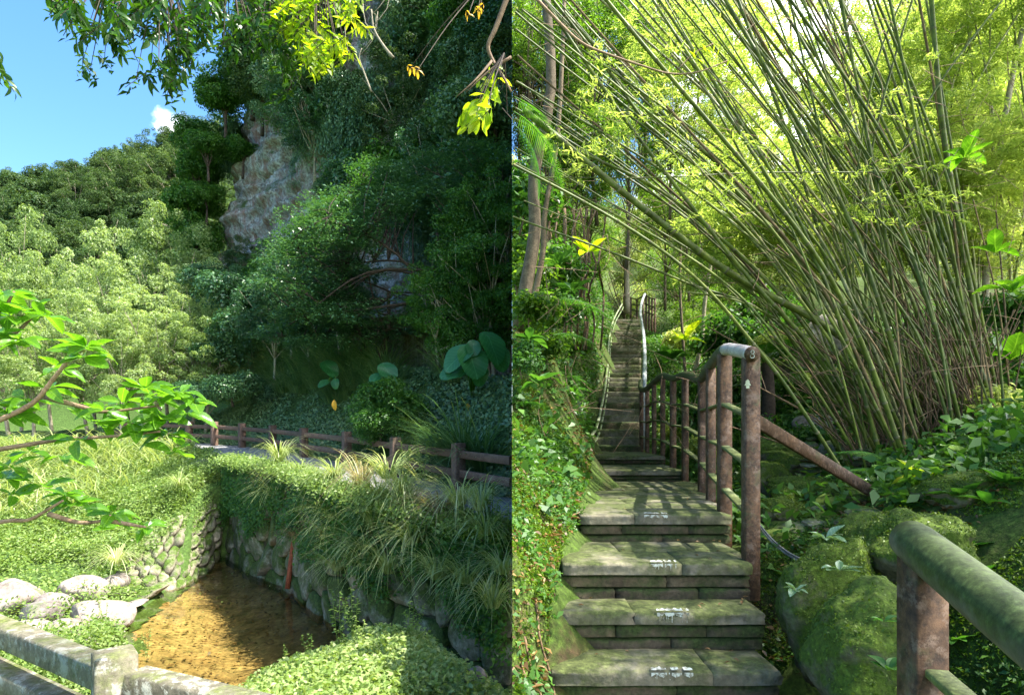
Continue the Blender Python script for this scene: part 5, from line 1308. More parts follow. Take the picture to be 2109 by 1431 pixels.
L_ = [P(1281, 626, 22.5), P(1263, 660, 20.5), P(1254, 700, 18), P(1252, 740, 16), P(1247, 790, 14), P(1238, 840, 12.2), P(1228, 880, 11.2), P(1212, 905, 10.3), P(1192, 930, 9.6)]
for off, rr in ((0, .028), (1, .020)):
    pp = smooth_path(np.array(L_) + off * np.array([.05, 0, -.12]), 50); v, q = tube(pp, rr, 8); obj('tube', mesh_np('tube', v - lo, q, M['pale_pipe'], True), lr)
for k in (8, 16, 24, 32, 40, 46):
    p = smooth_path(L_, 50)[k]; v, q = tube([p, p + [0, 0, -.5]], .02, 6); obj('post', mesh_np('post', v - lo, q, M['pale_pipe'], True), lr)
# landing fence at the top of the stairs
tf = empty('landing_fence', P(1330, 660, 24)); tag(tf, 'brown grid fence around the landing at the top of the stairs', 'fence'); to = np.array(tf.location)
line = [P(1299, 648, 24.6), P(1312, 650, 24.4), P(1325, 655, 24), P(1331, 657, 23.6), P(1337, 659, 23.4), P(1343, 661, 23.2), P(1349, 662, 23.0)]
tp_ = [P(1299, 612, 24.6), P(1312, 616, 24.4), P(1325, 608, 24), P(1331, 606, 23.6), P(1337, 611, 23.4), P(1343, 613, 23.2), P(1349, 614, 23.0)]
for a, b in zip(line, tp_):
    v, q = bevel_box(.07, .07, a[2] - .4, b[2], .005); v[:, 0] += a[0]; v[:, 1] += a[1]; obj('post', mesh_np('post', v - to, q, M['brown_rail']), tf)
for k in range(6):
    for f in (0, .35, .68):
        a = np.array(tp_[k]) * (1 - f) + np.array(line[k]) * f; b = np.array(tp_[k + 1]) * (1 - f) + np.array(line[k + 1]) * f
        v, q = bar_np(a, b, .05, .05, .004); obj('rail', mesh_np('rail', v - to, q, M['rail_top']), tf)
# loose diagonal bar
v, q = bar_np(P(1558, 852, 3.85), P(1800, 1003, 4.6), .03, .085, .004)
tag(obj('brace_bar', mesh_np('brace_bar', v, q, M['brown_rail'])), 'brown flat bar slanting down from the railing post to the rocks', 'bar')
# foreground handrail
nr = empty('foreground_handrail', P(1905, 1300, 1.42)); tag(nr, 'thick mossy round handrail in the bottom right corner', 'handrail'); no = np.array(nr.location)
a, b = P(1872, 1108, 1.47), P(2330, 1470, .80)
pp = dense_linear(np.array([a, b]), 30); rd = np.full(30, .050); rd[0] = .034; rd[1] = .047
pp[1] = pp[0] + (pp[2] - pp[0]) * .18
v, q = tube(pp, rd, 24); obj('handrail', mesh_np('handrail', v - no, q, M['green_tube'], True), nr)
for (px, d, w) in ((1907, 1.40, .075), (2420, .74, .07)):
    c = P(px, 1185, d); t = (d - 1.47) / (.8 - 1.47); zt = (a + (b - a) * t)[2] - .02
    v, q = bevel_box(w, w, -1.5, zt, .004); v[:, 0] += (a + (b - a) * t)[0]; v[:, 1] += d; obj('post', mesh_np('post', v - no, q, M['brown_rail']), nr)
v, q = bar_np(P(1930, 1378, 1.36), P(2070, 1500, 1.1), .05, .02, .003); obj('rail', mesh_np('rail', v - no, q, M['rail_top']), nr)

# ---- boulders of the stream bed
RB = [(1800, 1370, 2.75, (.30, .34, .46), 'big smooth moss covered boulder behind the foreground handrail'), (1712, 1245, 3.4, (.24, .28, .58), 'tall dark mossy boulder left of the big one'), (1800, 1140, 3.9, (.30, .34, .30), 'mossy boulder ridge catching a line of sun'),
      (1672, 1062, 5.0, (.26, .26, .15), 'sunlit rounded mossy stone in the stream bed'), (1600, 1055, 4.9, (.16, .18, .15), 'round dark moss cushion by the railing post'), (1660, 1085, 4.7, (.36, .2, .08), 'flat pale rock below the sunlit mossy stone'), (1640, 1140, 4.4, (.2, .2, .1), 'brown stone in the dry leaves'),
      (1612, 920, 8.5, (.24, .24, .16), 'bare grey rounded boulder behind the railing'), (1625, 965, 7.0, (.24, .26, .17), 'brown boulder with moss back'), (1575, 985, 6.5, (.34, .3, .3), 'bright green moss mound behind the railing post'), (1590, 945, 7.4, (.5, .4, .3), 'green fern covered boulder upstream'),
      (1720, 1000, 6.0, (.24, .24, .12), 'brown wet stone beneath the slanting bar'), (1770, 985, 6.2, (.2, .2, .12), 'reddish stone at the foot of the bamboo'), (1745, 940, 7.5, (.42, .4, .3), 'blue grey rock slab behind the slanting bar'), (1660, 1010, 5.9, (.5, .4, .16), 'low mossy rock in mid stream'), (1900, 1130, 3.4, (.3, .3, .3), 'moss covered rock above the handrail end'),
      (1620, 1030, 5.6, (.14, .14, .12), 'small reddish stone in shadow'), (1700, 880, 9.5, (.6, .5, .35), 'sun bleached rock behind the bamboo base'), (1665, 820, 11.5, (.8, .6, .5), 'pale sunlit boulder beyond the tree fern'), (1990, 1010, 4.0, (.3, .3, .2), 'mossy lump on the right slope'), (1720, 720, 14, (1.3, 1, 1.0), 'pinkish white sunlit rock behind the bamboo'), (1640, 745, 14, (.9, .8, .7), 'bright sunlit rock left of the bamboo stems')]
for k, (px, py, d, s, lb) in enumerate(RB):
    pale = 'sunlit rock' in lb or 'bleached' in lb or 'pale sunlit' in lb or 'pinkish white' in lb  # rocks in the sun get paler stone: their brightness is in the colour
    m = 'pink_rock' if pale else ('cobble' if ('grey' in lb or 'flat pale' in lb) else 'moss_rock')
    rock(P(px, py, d), s, m, k=k % 4, smooth=True, label=lb, group='rocks of the stream bed', rot=(0, 0, k * 1.3))
# moss tufts bristling on the big boulders
def boulder_fuzz(o, n, rg):
    v = np.array([x.co for x in o.data.vertices]); nn = np.array([x.normal for x in o.data.vertices]); Mw = np.array(Matrix.LocRotScale(o.location, o.rotation_euler, o.scale))
    i = rg.integers(0, len(v), n); p = v[i] + rg.normal(size=(n, 3)) * .02; w = p @ Mw[:3, :3].T + Mw[:3, 3]; m = unit((nn[i] / np.array(o.scale)) @ np.array(o.rotation_euler.to_matrix()).T)
    k = (m[:, 2] + fbm(w * 4, 3, 2) * .9 > .12); return w[k], m[k]
rgb = np.random.default_rng(5); W_, M_ = [], []
for o in [o for o in bpy.data.objects if o.get('group') == 'rocks of the stream bed' and o.data.materials[0].name == 'mossy_boulder']:
    w, m = boulder_fuzz(o, 5200, rgb); W_.append(w); M_.append(m)
W_ = np.concatenate(W_); M_ = np.concatenate(M_)
v, q = leaves(W_ + M_ * .004, M_ + rgb.normal(size=M_.shape) * .7, .014 * rgb.uniform(.5, 1.5, len(W_)), .5, M_ + rgb.normal(size=M_.shape) * .6)
M['moss_tuft'] = leaf_mat('moss_tuft', [(0, (.03, .07, .004)), (.5, (.09, .15, .008)), (1, (.20, .26, .03))], trans=.25)
tag(obj('boulder_moss', mesh_np('boulder_moss', v, q, M['moss_tuft'])), kind='stuff')
# small stream stones
rg = np.random.default_rng(55)
for k in range(110):
    d = rg.uniform(4.2, 9.5); px = rg.uniform(1560, 1800); x = (px - CX) / F * d; z = float(hR(x, d)); s = rg.uniform(.05, .19)
    rock((x, d, z + s * .2), (s, s * .8, s * .5), 'moss_rock' if rg.random() < .6 else 'cobble', smooth=True, name='stone', label='small stone lying in the stream bed', group='small stones of the stream bed')
# cairns
for (px, py, d, n, lb) in ((1672, 985, 6.3, 8, 'stacked stone cairn under the slanting bar'), (1775, 998, 5.6, 6, 'dark stacked stone cairn at the bamboo foot')):
    b = P(px, py, d); root = empty('cairn', b); tag(root, lb, 'cairn', 'stone cairns in the stream bed')
    z = 0
    for k in range(n):
        s = .14 * (1 - k * .07) * rg.uniform(.85, 1.1); h = .026 * rg.uniform(.8, 1.3)
        rock((rg.normal() * .008, 0, z + h), (s, s * .8, h * 1.25), 'riser' if k % 2 else 'cobble', smooth=True, name='stone', parent=root, rot=(0, 0, k)); z += h * 2

# ---- bamboo clump
def culm_np(pts, r0, r1, n=8, node=.32):
    s = np.r_[0, np.cumsum(np.linalg.norm(np.diff(pts, axis=0), axis=1))]; L = s[-1]
    nn = int(L / node); ts = []; rs = []; isn = []
    for k in range(nn + 1):
        a = k * node
        for o, f, b in ((0, 1.0, 1), (.010, 1.16, 1), (.022, .98, 0), (node * .5, .97, 0)):
            if a + o < L: ts.append(a + o); rs.append((r0 + (r1 - r0) * ((a + o) / L)) * f); isn.append(b)
    ts = np.array(ts); P3 = np.column_stack([np.interp(ts, s, pts[:, i]) for i in range(3)])
    v, q = tube(P3, np.array(rs), n, cap=False); mi = np.repeat(np.array(isn[:-1]), n)
    return v, q, mi
rg = np.random.default_rng(66)
clump = empty('bamboo_clump', (4.2, 6.6, -.4)); tag(clump, 'dense clump of green bamboo fanning to the upper left over the stairs', 'bamboo'); co = np.array(clump.location)
def add_culm(img, r0, r1, parent, off, m='culm', n=7):
    pts = smooth_path(np.array([P(*p) for p in img]), 60)
    neg = np.where(pts[:, 0] < .003)[0]
    if len(neg):
        i = neg[0]
        if i < 2: return
        t = (pts[i - 1, 0] - .003) / (pts[i - 1, 0] - pts[i, 0]); pts = np.concatenate([pts[:i], [pts[i - 1] + (pts[i] - pts[i - 1]) * t]])
    v, q, mi = culm_np(pts, r0, r1, n)
    v[:, 0] = np.maximum(v[:, 0], 0)
    used = np.unique(q); mp = np.zeros(len(v), np.int64); mp[used] = np.arange(len(used))
    obj('culm', mesh_np('culm', v[used] - off, mp[q], [M[m], M['culm_node']], True, midx=mi), parent)
# drawn culms that the eye picks out
HERO = [([(2095, 965, 6.0), (1900, 815, 6.0), (1700, 672, 5.9), (1500, 560, 5.8), (1300, 410, 5.6), (1150, 285, 5.5), (1040, 195, 5.4)], .040, .028),
        ([(1820, 960, 5.9), (1740, 820, 5.9), (1650, 690, 5.8), (1540, 570, 5.7), (1420, 420, 5.6), (1290, 250, 5.5), (1200, 120, 5.4), (1120, 0, 5.3)], .022, .014),
        ([(1790, 930, 6.2), (1600, 665, 6.1), (1420, 585, 6.0), (1260, 520, 5.9), (1120, 470, 5.8), (1040, 440, 5.7)], .016, .009),
        ([(1805, 985, 6.1), (1745, 850, 6), (1640, 690, 6), (1520, 620, 5.9), (1400, 600, 5.8)], .017, .008),
        ([(2050, 900, 6.6), (2000, 600, 6.6), (1960, 380, 6.6), (1935, 200, 6.6), (1915, -40, 6.6)], .030, .024),
        ([(1800, 900, 6.4), (1810, 560, 6.4), (1840, 360, 6.3), (1930, 180, 6.2), (2080, -20, 6.1)], .016, .008),
        ([(1785, 850, 6.4), (1785, 420, 6.3), (1815, 220, 6.2), (1885, -20, 6.1)], .017, .010),
        ([(1760, 700, 6.5), (1760, 420, 6.4), (1800, 150, 6.3), (1870, -30, 6.2)], .012, .010),
        ([(1100, 366, 5.6), (1350, 366, 5.7), (1560, 356, 5.8), (1850, 355, 6.0)], .006, .006),
        ([(1800, 930, 6.3), (1690, 720, 6.2), (1560, 560, 6.2), (1370, 400, 6.1), (1210, 320, 6), (1060, 245, 5.9)], .020, .012),
        ([(1850, 930, 6.3), (1720, 640, 6.2), (1540, 400, 6.1), (1380, 250, 6.0), (1220, 90, 5.9), (1140, 0, 5.8)], .024, .018),
        ([(1820, 930, 6.3), (1700, 680, 6.2), (1560, 500, 6.1), (1360, 290, 6.0), (1240, 130, 5.9), (1130, -10, 5.8)], .022, .014)]
for img, a, b in HERO: add_culm(img, a, b, clump, co, n=9)
NC = 92
for k in range(NC):
    bu = rg.random(); bx_ = 1765 + 330 * bu; by_ = 965 - 90 * bu + rg.normal() * 14; d0 = 5.2 + 2.4 * rg.random() + bu * .4
    # head direction: most to the upper left, the right-hand ones steeper
    lean = np.clip(rg.beta(2.2, 2.0) * (1.05 - .55 * bu) , 0.02, 1)      # 0 vertical .. 1 far left
    ang = math.radians(6 + 54 * lean + rg.normal() * 3)
    L_px = 1250 * rg.uniform(.85, 1.25); mx_, my_ = bx_ - math.sin(ang * .80) * L_px * .45, by_ - math.cos(ang * .80) * L_px * .45
    ex, ey = bx_ - math.sin(ang * 1.04) * L_px * 1.45, by_ - math.cos(ang * 1.04) * L_px * 1.4
    d1 = d0 - rg.uniform(-.5, .8); r = rg.uniform(.009, .020) * (1.25 if rg.random() < .2 else 1); mm_ = 'culm_y' if rg.random() < .07 else 'culm_dry' if rg.random() < .1 else 'culm'
    add_culm([(bx_, by_ + 40, d0), (bx_ - (bx_ - mx_) * .45, by_ - (by_ - my_) * .52, d0 - .05), (mx_, my_, (d0 + d1) / 2), ((mx_ + ex) / 2 - 4, (my_ + ey) / 2, d1), (ex, ey, d1 - .1)], r, r * .55, clump, co, mm_, n=6)
for k in range(70):      # shorter and broken culms crowding the foot of the clump
    bu = rg.random(); bx_ = 1765 + 330 * bu; by_ = 990 - 90 * bu + rg.normal() * 14; d0 = 5.4 + 2.0 * rg.random(); ang = math.radians(rg.uniform(0, 48) * (1 - .3 * bu)); L_ = rg.uniform(200, 640)
    add_culm([(bx_, by_, d0), (bx_ - math.sin(ang * .7) * L_ * .5, by_ - math.cos(ang * .7) * L_ * .5, d0), (bx_ - math.sin(ang) * L_, by_ - math.cos(ang) * L_, d0 + rg.normal() * .1)], rg.uniform(.008, .018), .007, clump, co, 'culm_dry' if rg.random() < .3 else 'culm', n=5)
# dead thin stems around the base
parts = []
for k in range(150):
    bx_ = rg.uniform(1770, 2090); by_ = 960 - 90 * (bx_ - 1765) / 330 + rg.normal() * 10; d0 = rg.uniform(5.6, 6.8); ln = rg.uniform(90, 330); a = rg.normal() * .45 - .25
    parts.append(tube(smooth_path([P(bx_, by_ + 25, d0), P(bx_ + math.sin(a) * ln * .5 + rg.normal() * 6, by_ - math.cos(a) * ln * .5, d0), P(bx_ + math.sin(a * 1.3) * ln, by_ - math.cos(a) * ln, d0)], 6), .006, 4, cap=False))
v, q = merge(parts); tag(obj('dry_stems', mesh_np('dry_stems', v - co, q, M['root'], True), clump), kind='stuff')
# wiry side branches with sparse leaves along the culms
parts = []; lc = []
for k in range(420):
    px, py = rg.uniform(1100, 2100), rg.uniform(0, 860); d = rg.uniform(5.4, 6.8)
    if py > 890 - (px - 1100) * .12 and px < 1500: continue
    a = rg.uniform(0, 6.28); ln = rg.uniform(40, 150); p0, p1 = P(px, py, d), P(px + math.cos(a) * ln, py + math.sin(a) * ln * .6 + 8, d + rg.normal() * .2); m_ = (p0 + p1) / 2 + rg.normal(size=3) * .04
    if p1[0] < .05 or p0[0] < .05: continue
    pp = smooth_path([p0, m_, p1], 6); parts.append(tube(pp, .0028, 3, cap=False))
    for t in range(5):
        if rg.random() < .5: lc.append(pp[rg.integers(2, 6)] + rg.normal(size=3) * .05)
v, q = merge(parts); tag(obj('side_branches', mesh_np('side_branches', v - co, q, M['twig']), clump), kind='stuff')
# pale background culms at the right
bc = empty('bamboo_clump', P(2040, 830, 9.5)); tag(bc, 'sparser clump of pale yellow bamboo at the right edge', 'bamboo'); bo = np.array(bc.location)
for k in range(26):
    px = rg.uniform(1940, 2130); d = rg.uniform(8.5, 11); add_culm([(px, 860, d), (px + rg.normal() * 22, 560, d), (px + rg.normal() * 50 + 10, 250, d), (px + rg.normal() * 90 + 15, -60, d)], .018, .012, bc, bo, 'culm_y' if k % 3 else 'culm', 6)

# bamboo foliage: long narrow drooping leaves in sprays
def bambooleaf_np(n, k, seed, size=(1, 1, 1), leaf=.12):
    rg = np.random.default_rng(seed); c = (rg.random((k, 3)) - .5) * 2 * np.array(size); i = rg.integers(0, k, n)
    a = rg.uniform(0, 6.28, k); dirs = np.column_stack([np.cos(a), np.sin(a), -.35 - rg.random(k) * .4])
    t = rg.random((n, 1)); p = c[i] + dirs[i] * t * .55 + rg.normal(size=(n, 3)) * .07 * (1 - t * .4)
    al = dirs[i] * .6 + rg.normal(size=(n, 3)) * .5 + [0, 0, -.4]
    return leaves(p, rg.normal(size=(n, 3)) * .6 + [0, 0, .8], leaf * rg.uniform(.6, 1.2, n), .17, al, .03)
for k in range(3): add_proto(f'bleaf{k}', bambooleaf_np(9000, 60, 160 + k), None, 'bamboo_leaf', leafname='foliage')
# ---- forest behind
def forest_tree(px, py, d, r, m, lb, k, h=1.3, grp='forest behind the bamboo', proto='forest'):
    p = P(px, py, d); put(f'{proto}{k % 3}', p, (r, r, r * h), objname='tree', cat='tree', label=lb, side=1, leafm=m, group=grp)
rg = np.random.default_rng(77)
k = 0
for d in (34, 25, 17.5):
    step = {34: 130, 25: 160, 17.5: 210}[d]
    for px in np.arange(1090, 2260, step):
        for py in np.arange(-60 if d > 20 else 60, 760 if d > 20 else 640, step * 1.15):
            x, y = px + rg.uniform(-45, 45), py + rg.uniform(-50, 50)
            if d < 22 and x < 1330: continue
            # openings where the sky shows through
            if any(abs(x - a) < w and abs(y - b) < h for a, b, w, h in ((1640, 270, 125, 180), (1560, 60, 150, 100))): continue
            if d < 22 and rg.random() < .45: continue
            if d == 25 and rg.random() < .25: continue
            r = step / F * d * .62
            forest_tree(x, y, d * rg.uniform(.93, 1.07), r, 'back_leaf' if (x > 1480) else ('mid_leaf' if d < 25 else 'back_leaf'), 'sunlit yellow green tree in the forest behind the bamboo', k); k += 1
# darker understorey trees above the stairs at the left
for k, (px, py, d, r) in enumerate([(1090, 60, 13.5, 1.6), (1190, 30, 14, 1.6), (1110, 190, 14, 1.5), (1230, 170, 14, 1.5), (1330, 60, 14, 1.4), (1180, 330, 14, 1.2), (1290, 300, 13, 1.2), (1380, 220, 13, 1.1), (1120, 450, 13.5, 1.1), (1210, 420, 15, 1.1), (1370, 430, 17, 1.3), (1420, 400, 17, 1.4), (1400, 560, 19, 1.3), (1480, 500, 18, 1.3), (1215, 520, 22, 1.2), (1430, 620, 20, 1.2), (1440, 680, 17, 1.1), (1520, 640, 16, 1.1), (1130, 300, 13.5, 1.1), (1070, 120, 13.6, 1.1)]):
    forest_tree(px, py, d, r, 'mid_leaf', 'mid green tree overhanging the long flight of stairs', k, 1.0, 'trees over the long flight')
# bamboo leaf masses
for k in range(46):
    px = rg.uniform(1400, 2150); py = rg.uniform(-60, 560); d = rg.uniform(8, 13)
    if any(abs(px - a) < w and abs(py - b) < h for a, b, w, h in ((1640, 230, 75, 170), (1500, 40, 50, 50))): continue
    if px < 1500 and py > 300: continue
    put(f'bleaf{k % 3}', P(px, py, d), (.95, .95, .7), objname='bamboo_foliage', cat='foliage', label='spray of narrow yellow green bamboo leaves behind the culms', group='bamboo leaf sprays', side=1)
# canopy high over the camera side of the right place: it shades the stairs
for k, (x, y, z, r) in enumerate([(4.6, 3.2, 5.0, 1.5), (6.3, 4.6, 6.2, 1.6), (7.6, 6.3, 7.4, 1.8), (3.7, 1.6, 4.2, 1.2), (4.4, -.3, 4.6, 1.4), (6.0, 2.0, 6.2, 1.5), (8.5, 7.5, 8.4, 1.8)]):
    put(f'forest{k % 3}', (x, y, z), (r, r, r * .55), objname='tree', cat='tree', label='leafy crown arching high over the stairs', group='canopy over the stairs', side=1, leafm='mid_leaf')

# slim trunks
TR = [([(1292, 645, 24), (1291, 560, 24), (1294, 480, 24), (1292, 250, 24), (1298, 100, 24)], .12, 'pale_bark', 'straight slim trunk at the top of the stairs'),
      ([(1068, 680, 7.0), (1085, 580, 7), (1102, 470, 7), (1100, 360, 7), (1135, 180, 7), (1120, -60, 7)], .085, 'bark', 'curving trunk on the left bank under the palm'),
      ([(1095, 640, 7.5), (1118, 520, 7.5), (1122, 440, 7.5), (1150, 260, 7.5), (1165, -60, 7.5)], .04, 'bark', 'thin leaning sapling right of the curving trunk'),
      ([(1430, 770, 15), (1445, 700, 15), (1452, 620, 15), (1470, 480, 15), (1465, 300, 15)], .06, 'pale_bark', 'pale crooked trunk right of the railing'),
      ([(1415, 800, 14), (1408, 720, 14), (1400, 560, 14), (1412, 380, 14)], .04, 'bark', 'brown thin stem right of the stairs'),
      ([(1610, 560, 15), (1605, 420, 15), (1630, 200, 15), (1625, -40, 15)], .05, 'bark', 'slender trunk behind the leaning bamboo'),
      ([(2045, 800, 9), (2030, 560, 9), (2060, 300, 9), (2110, 40, 9), (2150, -60, 9)], .05, 'pale_bark', 'pale curved trunk at the far right')]
for pts, r, m, lb in TR:
    pp = smooth_path([P(*p) for p in pts], 16); v, q = tube(pp, np.linspace(r, r * .6, 16), 8); v, q = clip_side(v, q, 1); root = empty('slim_tree', pp[0]); tag(root, lb, 'tree'); obj('trunk', mesh_np('trunk', v - pp[0], q, M[m], True), root)
# crooked twig across the upper culms
pp = [P(1060, -50, 4.6), P(1150, 45, 4.6), P(1200, 90, 4.6), P(1260, 115, 4.6), P(1320, 135, 4.6), P(1380, 152, 4.6), P(1440, 148, 4.6), P(1500, 125, 4.6)]
v1 = tube(smooth_path(pp, 30), np.linspace(.012, .004, 30), 6); v2 = tube(smooth_path([P(1395, 145, 4.6), P(1430, 110, 4.6), P(1470, 90, 4.6)], 8), .004, 4)
root = empty('thin_branch', pp[0]); tag(root, 'crooked grey twig with few leaves crossing the upper bamboo', 'branch'); v, q = merge([v1, v2]); obj('stem', mesh_np('stem', v - pp[0], q, M['twig'], True), root)
for (px, py) in ((1430, 95), (1440, 110), (1445, 90), (1500, 118), (1420, 105), (1470, 88), (1480, 95), (1455, 100), (1435, 120)):
    obj('leaf', leafme('oval', 'yellow_leaf'), root, P(px, py, 4.58) - pp[0], orient((random.uniform(-1, 1), .2, -.4), (0, -.6, 1)), .075)
for k in range(2): add_proto(f'twiglet{k}', bambooleaf_np(260, 9, 170 + k, (.9, .9, .6), .22), None, 'bamboo_leaf', leafname='foliage')
for k in range(15):
    put(f'twiglet{k % 2}', P(rg.uniform(1180, 2060), rg.uniform(-40, 430), rg.uniform(5.3, 6.6)), (.40, .40, .34), objname='bamboo_foliage', cat='foliage', label='small leafy twig of bamboo among the upper culms', group='leafy twigs among the culms', side=1)
# palm fronds at the seam
def frond_np(L, n=34, lw=.022, ll=.38, droop=.6):
    t = np.linspace(.1, 1, n); c = np.column_stack([t * 0, t * L, .25 * L * t - droop * L * t * t]); parts = [tube(np.concatenate([[[0, 0, 0]], c]), np.linspace(.012, .003, n + 1), 5, cap=False)]
    for s in (-1, 1):
        w = ll * np.sin(np.pi * np.clip(t * .85 + .12, 0, 1)) ** .6
        out = np.tile(np.array([s * .85, .5, -.25]), (n, 1)); out[:, 2] -= t * .3
        pv, pq = blades(c, unit(out * [1, 1, 0]), w, lw, -.15, .35, 3); parts.append((pv, pq))
    return merge(parts)
add_proto('palm', frond_np(1.5), None, 'fern', leafname='leaflets')
for k, (px, py, d, s, rz, tl) in enumerate([(1058, 230, 5, .45, -1.1, -.5), (1060, 200, 5.2, .4, -.9, -.2), (1062, 260, 5, .38, -1.4, -.9), (1860, 985, 5.0, .35, 1.2, .35), (1850, 960, 5.1, .35, .8, .5), (1130, 620, 6.5, .45, -1.4, .1), (1140, 690, 6, .35, -1.2, .1)]):
    put('palm', P(px, py, d), s, rz=rz, objname='palm_frond', cat='frond', side=1, tilt=(tl, 0), label=['uppermost drooping palm frond at the seam', 'palm frond behind the uppermost one', 'lowest hanging palm frond at the seam', 'feathery palm seedling frond at the bamboo foot', 'second palm seedling frond at the bamboo foot', 'frond over the left soil bank', 'small frond low on the left soil bank'][k])
# tree fern behind the railing
tfp = P(1580, 860, 10.5); root = empty('tree_fern', tfp); tag(root, 'tree fern with dark shaggy trunk behind the railing post', 'fern')
v, q = tube(smooth_path([[0, 0, -.5], [.02, 0, .3], [0, 0, .95]], 8), np.linspace(.14, .09, 8), 9); obj('trunk', mesh_np('trunk', v, q, M['dark_bark'], True), root)
v, q = fern_np(14, 7, 1.3, 26); o = obj('fronds', mesh_np('fronds', v, q, M['fern']), root, (0, 0, .95))

# ---- undergrowth of the right place
rg = np.random.default_rng(88)
def acc_R(x, y):
    px = CX + x / y * F; xr = np.interp(y, [2.5, 3.7, 4.43, 7.44, 10.5, 22], [1.36, 1.5, 1.72, 2.3, 2.35, 4.7]); xl = np.interp(y, [2.5, 3.06, 3.7, 4.43, 7.44, 8.66, 10.5, 22], [.15, .17, .27, .46, 1.02, 1.12, 1.27, 3.74])
    return (px > 1050) & (px < 2200) & ~((x > xl) & (x < xr)) & ~((x > 1.2) & (x < 1.85) & (y < 3.75))
pts = scatter_ground(hR, 42000, (0, 9), (4, 24), lambda x, y: acc_R(x, y) & ~((x / y > .40) & (x / y < .60) & (y < 9.5) & (rg.random(len(x)) < .72)) & ((x > 1.2) | (y > 8.5) | (rg.random(len(x)) < .22)), rg)
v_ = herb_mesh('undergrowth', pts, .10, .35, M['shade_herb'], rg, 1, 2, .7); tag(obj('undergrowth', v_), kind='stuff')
def acc_near(x, y): return acc_R(x, y) & (fbm(np.stack([x, y, x * 0], -1) * 2.2, 3, 3) > .0)
pts = scatter_ground(hR, 16000, (0, 5), (1.6, 7), acc_near, rg)
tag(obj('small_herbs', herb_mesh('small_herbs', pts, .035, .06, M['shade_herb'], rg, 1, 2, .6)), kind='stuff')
# moss skin tufts on the near banks: short fine blades
pts = scatter_ground(hR, 60000, (0, 4.5), (1.4, 5.5), lambda x, y: acc_R(x, y) & (fbm(np.stack([x, y, x * 0], -1) * 1.4, 3, 8) > -.25), rg)
extra = scatter_ground(hR, 60000, (0, .9), (1.8, 6.5), acc_R, rg); extra = extra[fbm(extra * np.array([2.5, 2.5, 0]), 3, 15) > -.3]; pts = np.concatenate([pts, extra])
v, q = leaves(pts + rg.normal(size=pts.shape) * .006 + [0, 0, .008], rg.normal(size=pts.shape) * .8 + [0, 0, .7], .020 * rg.uniform(.5, 1.6, len(pts)), .45); v, q = clip_side(v, q, 1)
M['moss_blade'] = leaf_mat('moss_blade', [(0, (.04, .10, .006)), (.5, (.10, .19, .01)), (1, (.20, .28, .03))], trans=.3)
tag(obj('moss', mesh_np('moss', v, q, M['moss_blade'])), kind='stuff')
pts = scatter_ground(hR, 2000, (0, .55), (2.0, 6.5), lambda x, y: acc_R(x, y) & (fbm(np.stack([x, y, x * 0], -1) * 3, 3, 7) > .05), rg)
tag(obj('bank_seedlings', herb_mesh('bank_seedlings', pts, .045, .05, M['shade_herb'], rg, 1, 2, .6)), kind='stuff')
pts = scatter_ground(hR, 1300, (0, 1.2), (2.0, 8), lambda x, y: acc_R(x, y) & (x < 1.2) & (x > np.interp(y, [2.5, 3.06, 3.7, 4.43, 7.44, 8.66], [.15, .17, .27, .46, 1.02, 1.12]) - .16), rg)
v, q = leaves(pts + rg.normal(size=pts.shape) * .01 + [0, 0, .02], rg.normal(size=pts.shape) * .5 + [0, 0, 1], .05 * rg.uniform(.5, 1.4, len(pts)), .45); v, q = clip_side(v, q, 1)
tag(obj('gutter_litter', mesh_np('gutter_litter', v, q, M['dead_leaf'])), kind='stuff')
# leaf litter
pts = scatter_ground(hR, 3000, (0, 4), (2.5, 8), lambda x, y: acc_R(x, y) & ((x < 1.4) | ((x > 1.6) & (x < 3) & (y > 3.6))), rg)
v, q = leaves(pts + [0, 0, .02], rg.normal(size=pts.shape) * .35 + [0, 0, 1], .05 * rg.uniform(.5, 1.4, len(pts)), .45); v, q = clip_side(v, q, 1)
tag(obj('leaf_litter', mesh_np('leaf_litter', v, q, M['dead_leaf'])), kind='stuff')
# ferns
for k in range(120):
    y = rg.uniform(4.5, 16); x = rg.uniform(.1, 8)
    if not acc_R(np.array([x]), np.array([y]))[0]: continue
    px = CX + x / y * F
    if 1560 < px < 1790 and y < 6 and rg.random() < .7: continue
    z = float(hR(x, y)); put(f'fern{k % 2}', (x, y, z + .03), rg.uniform(.35, .8) * (1 if y > 6 else .6), objname='fern', cat='fern', label='green fern growing on the forest slope', group='ferns on the forest slopes', side=1)
# broad leaved plants on the right bank and left bank
def rosette(px, py, d, n, L, m, lb, kind='oval', flat=.4, grp=None):
    b = P(px, py, d); root = empty('broadleaf_plant', b); tag(root, lb, 'plant', grp)
    for k in range(n):
        a = k / n * 6.283 + rg.normal() * .3; o = np.array([math.cos(a), math.sin(a), flat + rg.uniform(-.2, .4)]); obj('leaf', leafme(kind, m), root, o * .004, orient(o, (0, 0, 1)), L / F * d * rg.uniform(.7, 1.2))
for k in range(46):
    px = rg.uniform(1790, 2105); d = rg.uniform(3.2, 5.8); x = (px - CX) / F * d; z = float(hR(x, d)); b = P(px, HY - z / d * F, d)
    rosette(px, HY - z / d * F - 6, d, int(rg.integers(5, 9)), rg.uniform(32, 62), ['shade_herb', 'fern', 'green_leaf', 'pale_leaf'][int(rg.integers(0, 4))] if rg.random() < .8 else 'pale_leaf', 'leafy green plant on the bank below the bamboo', 'oval', grp='leafy plants on the right bank')
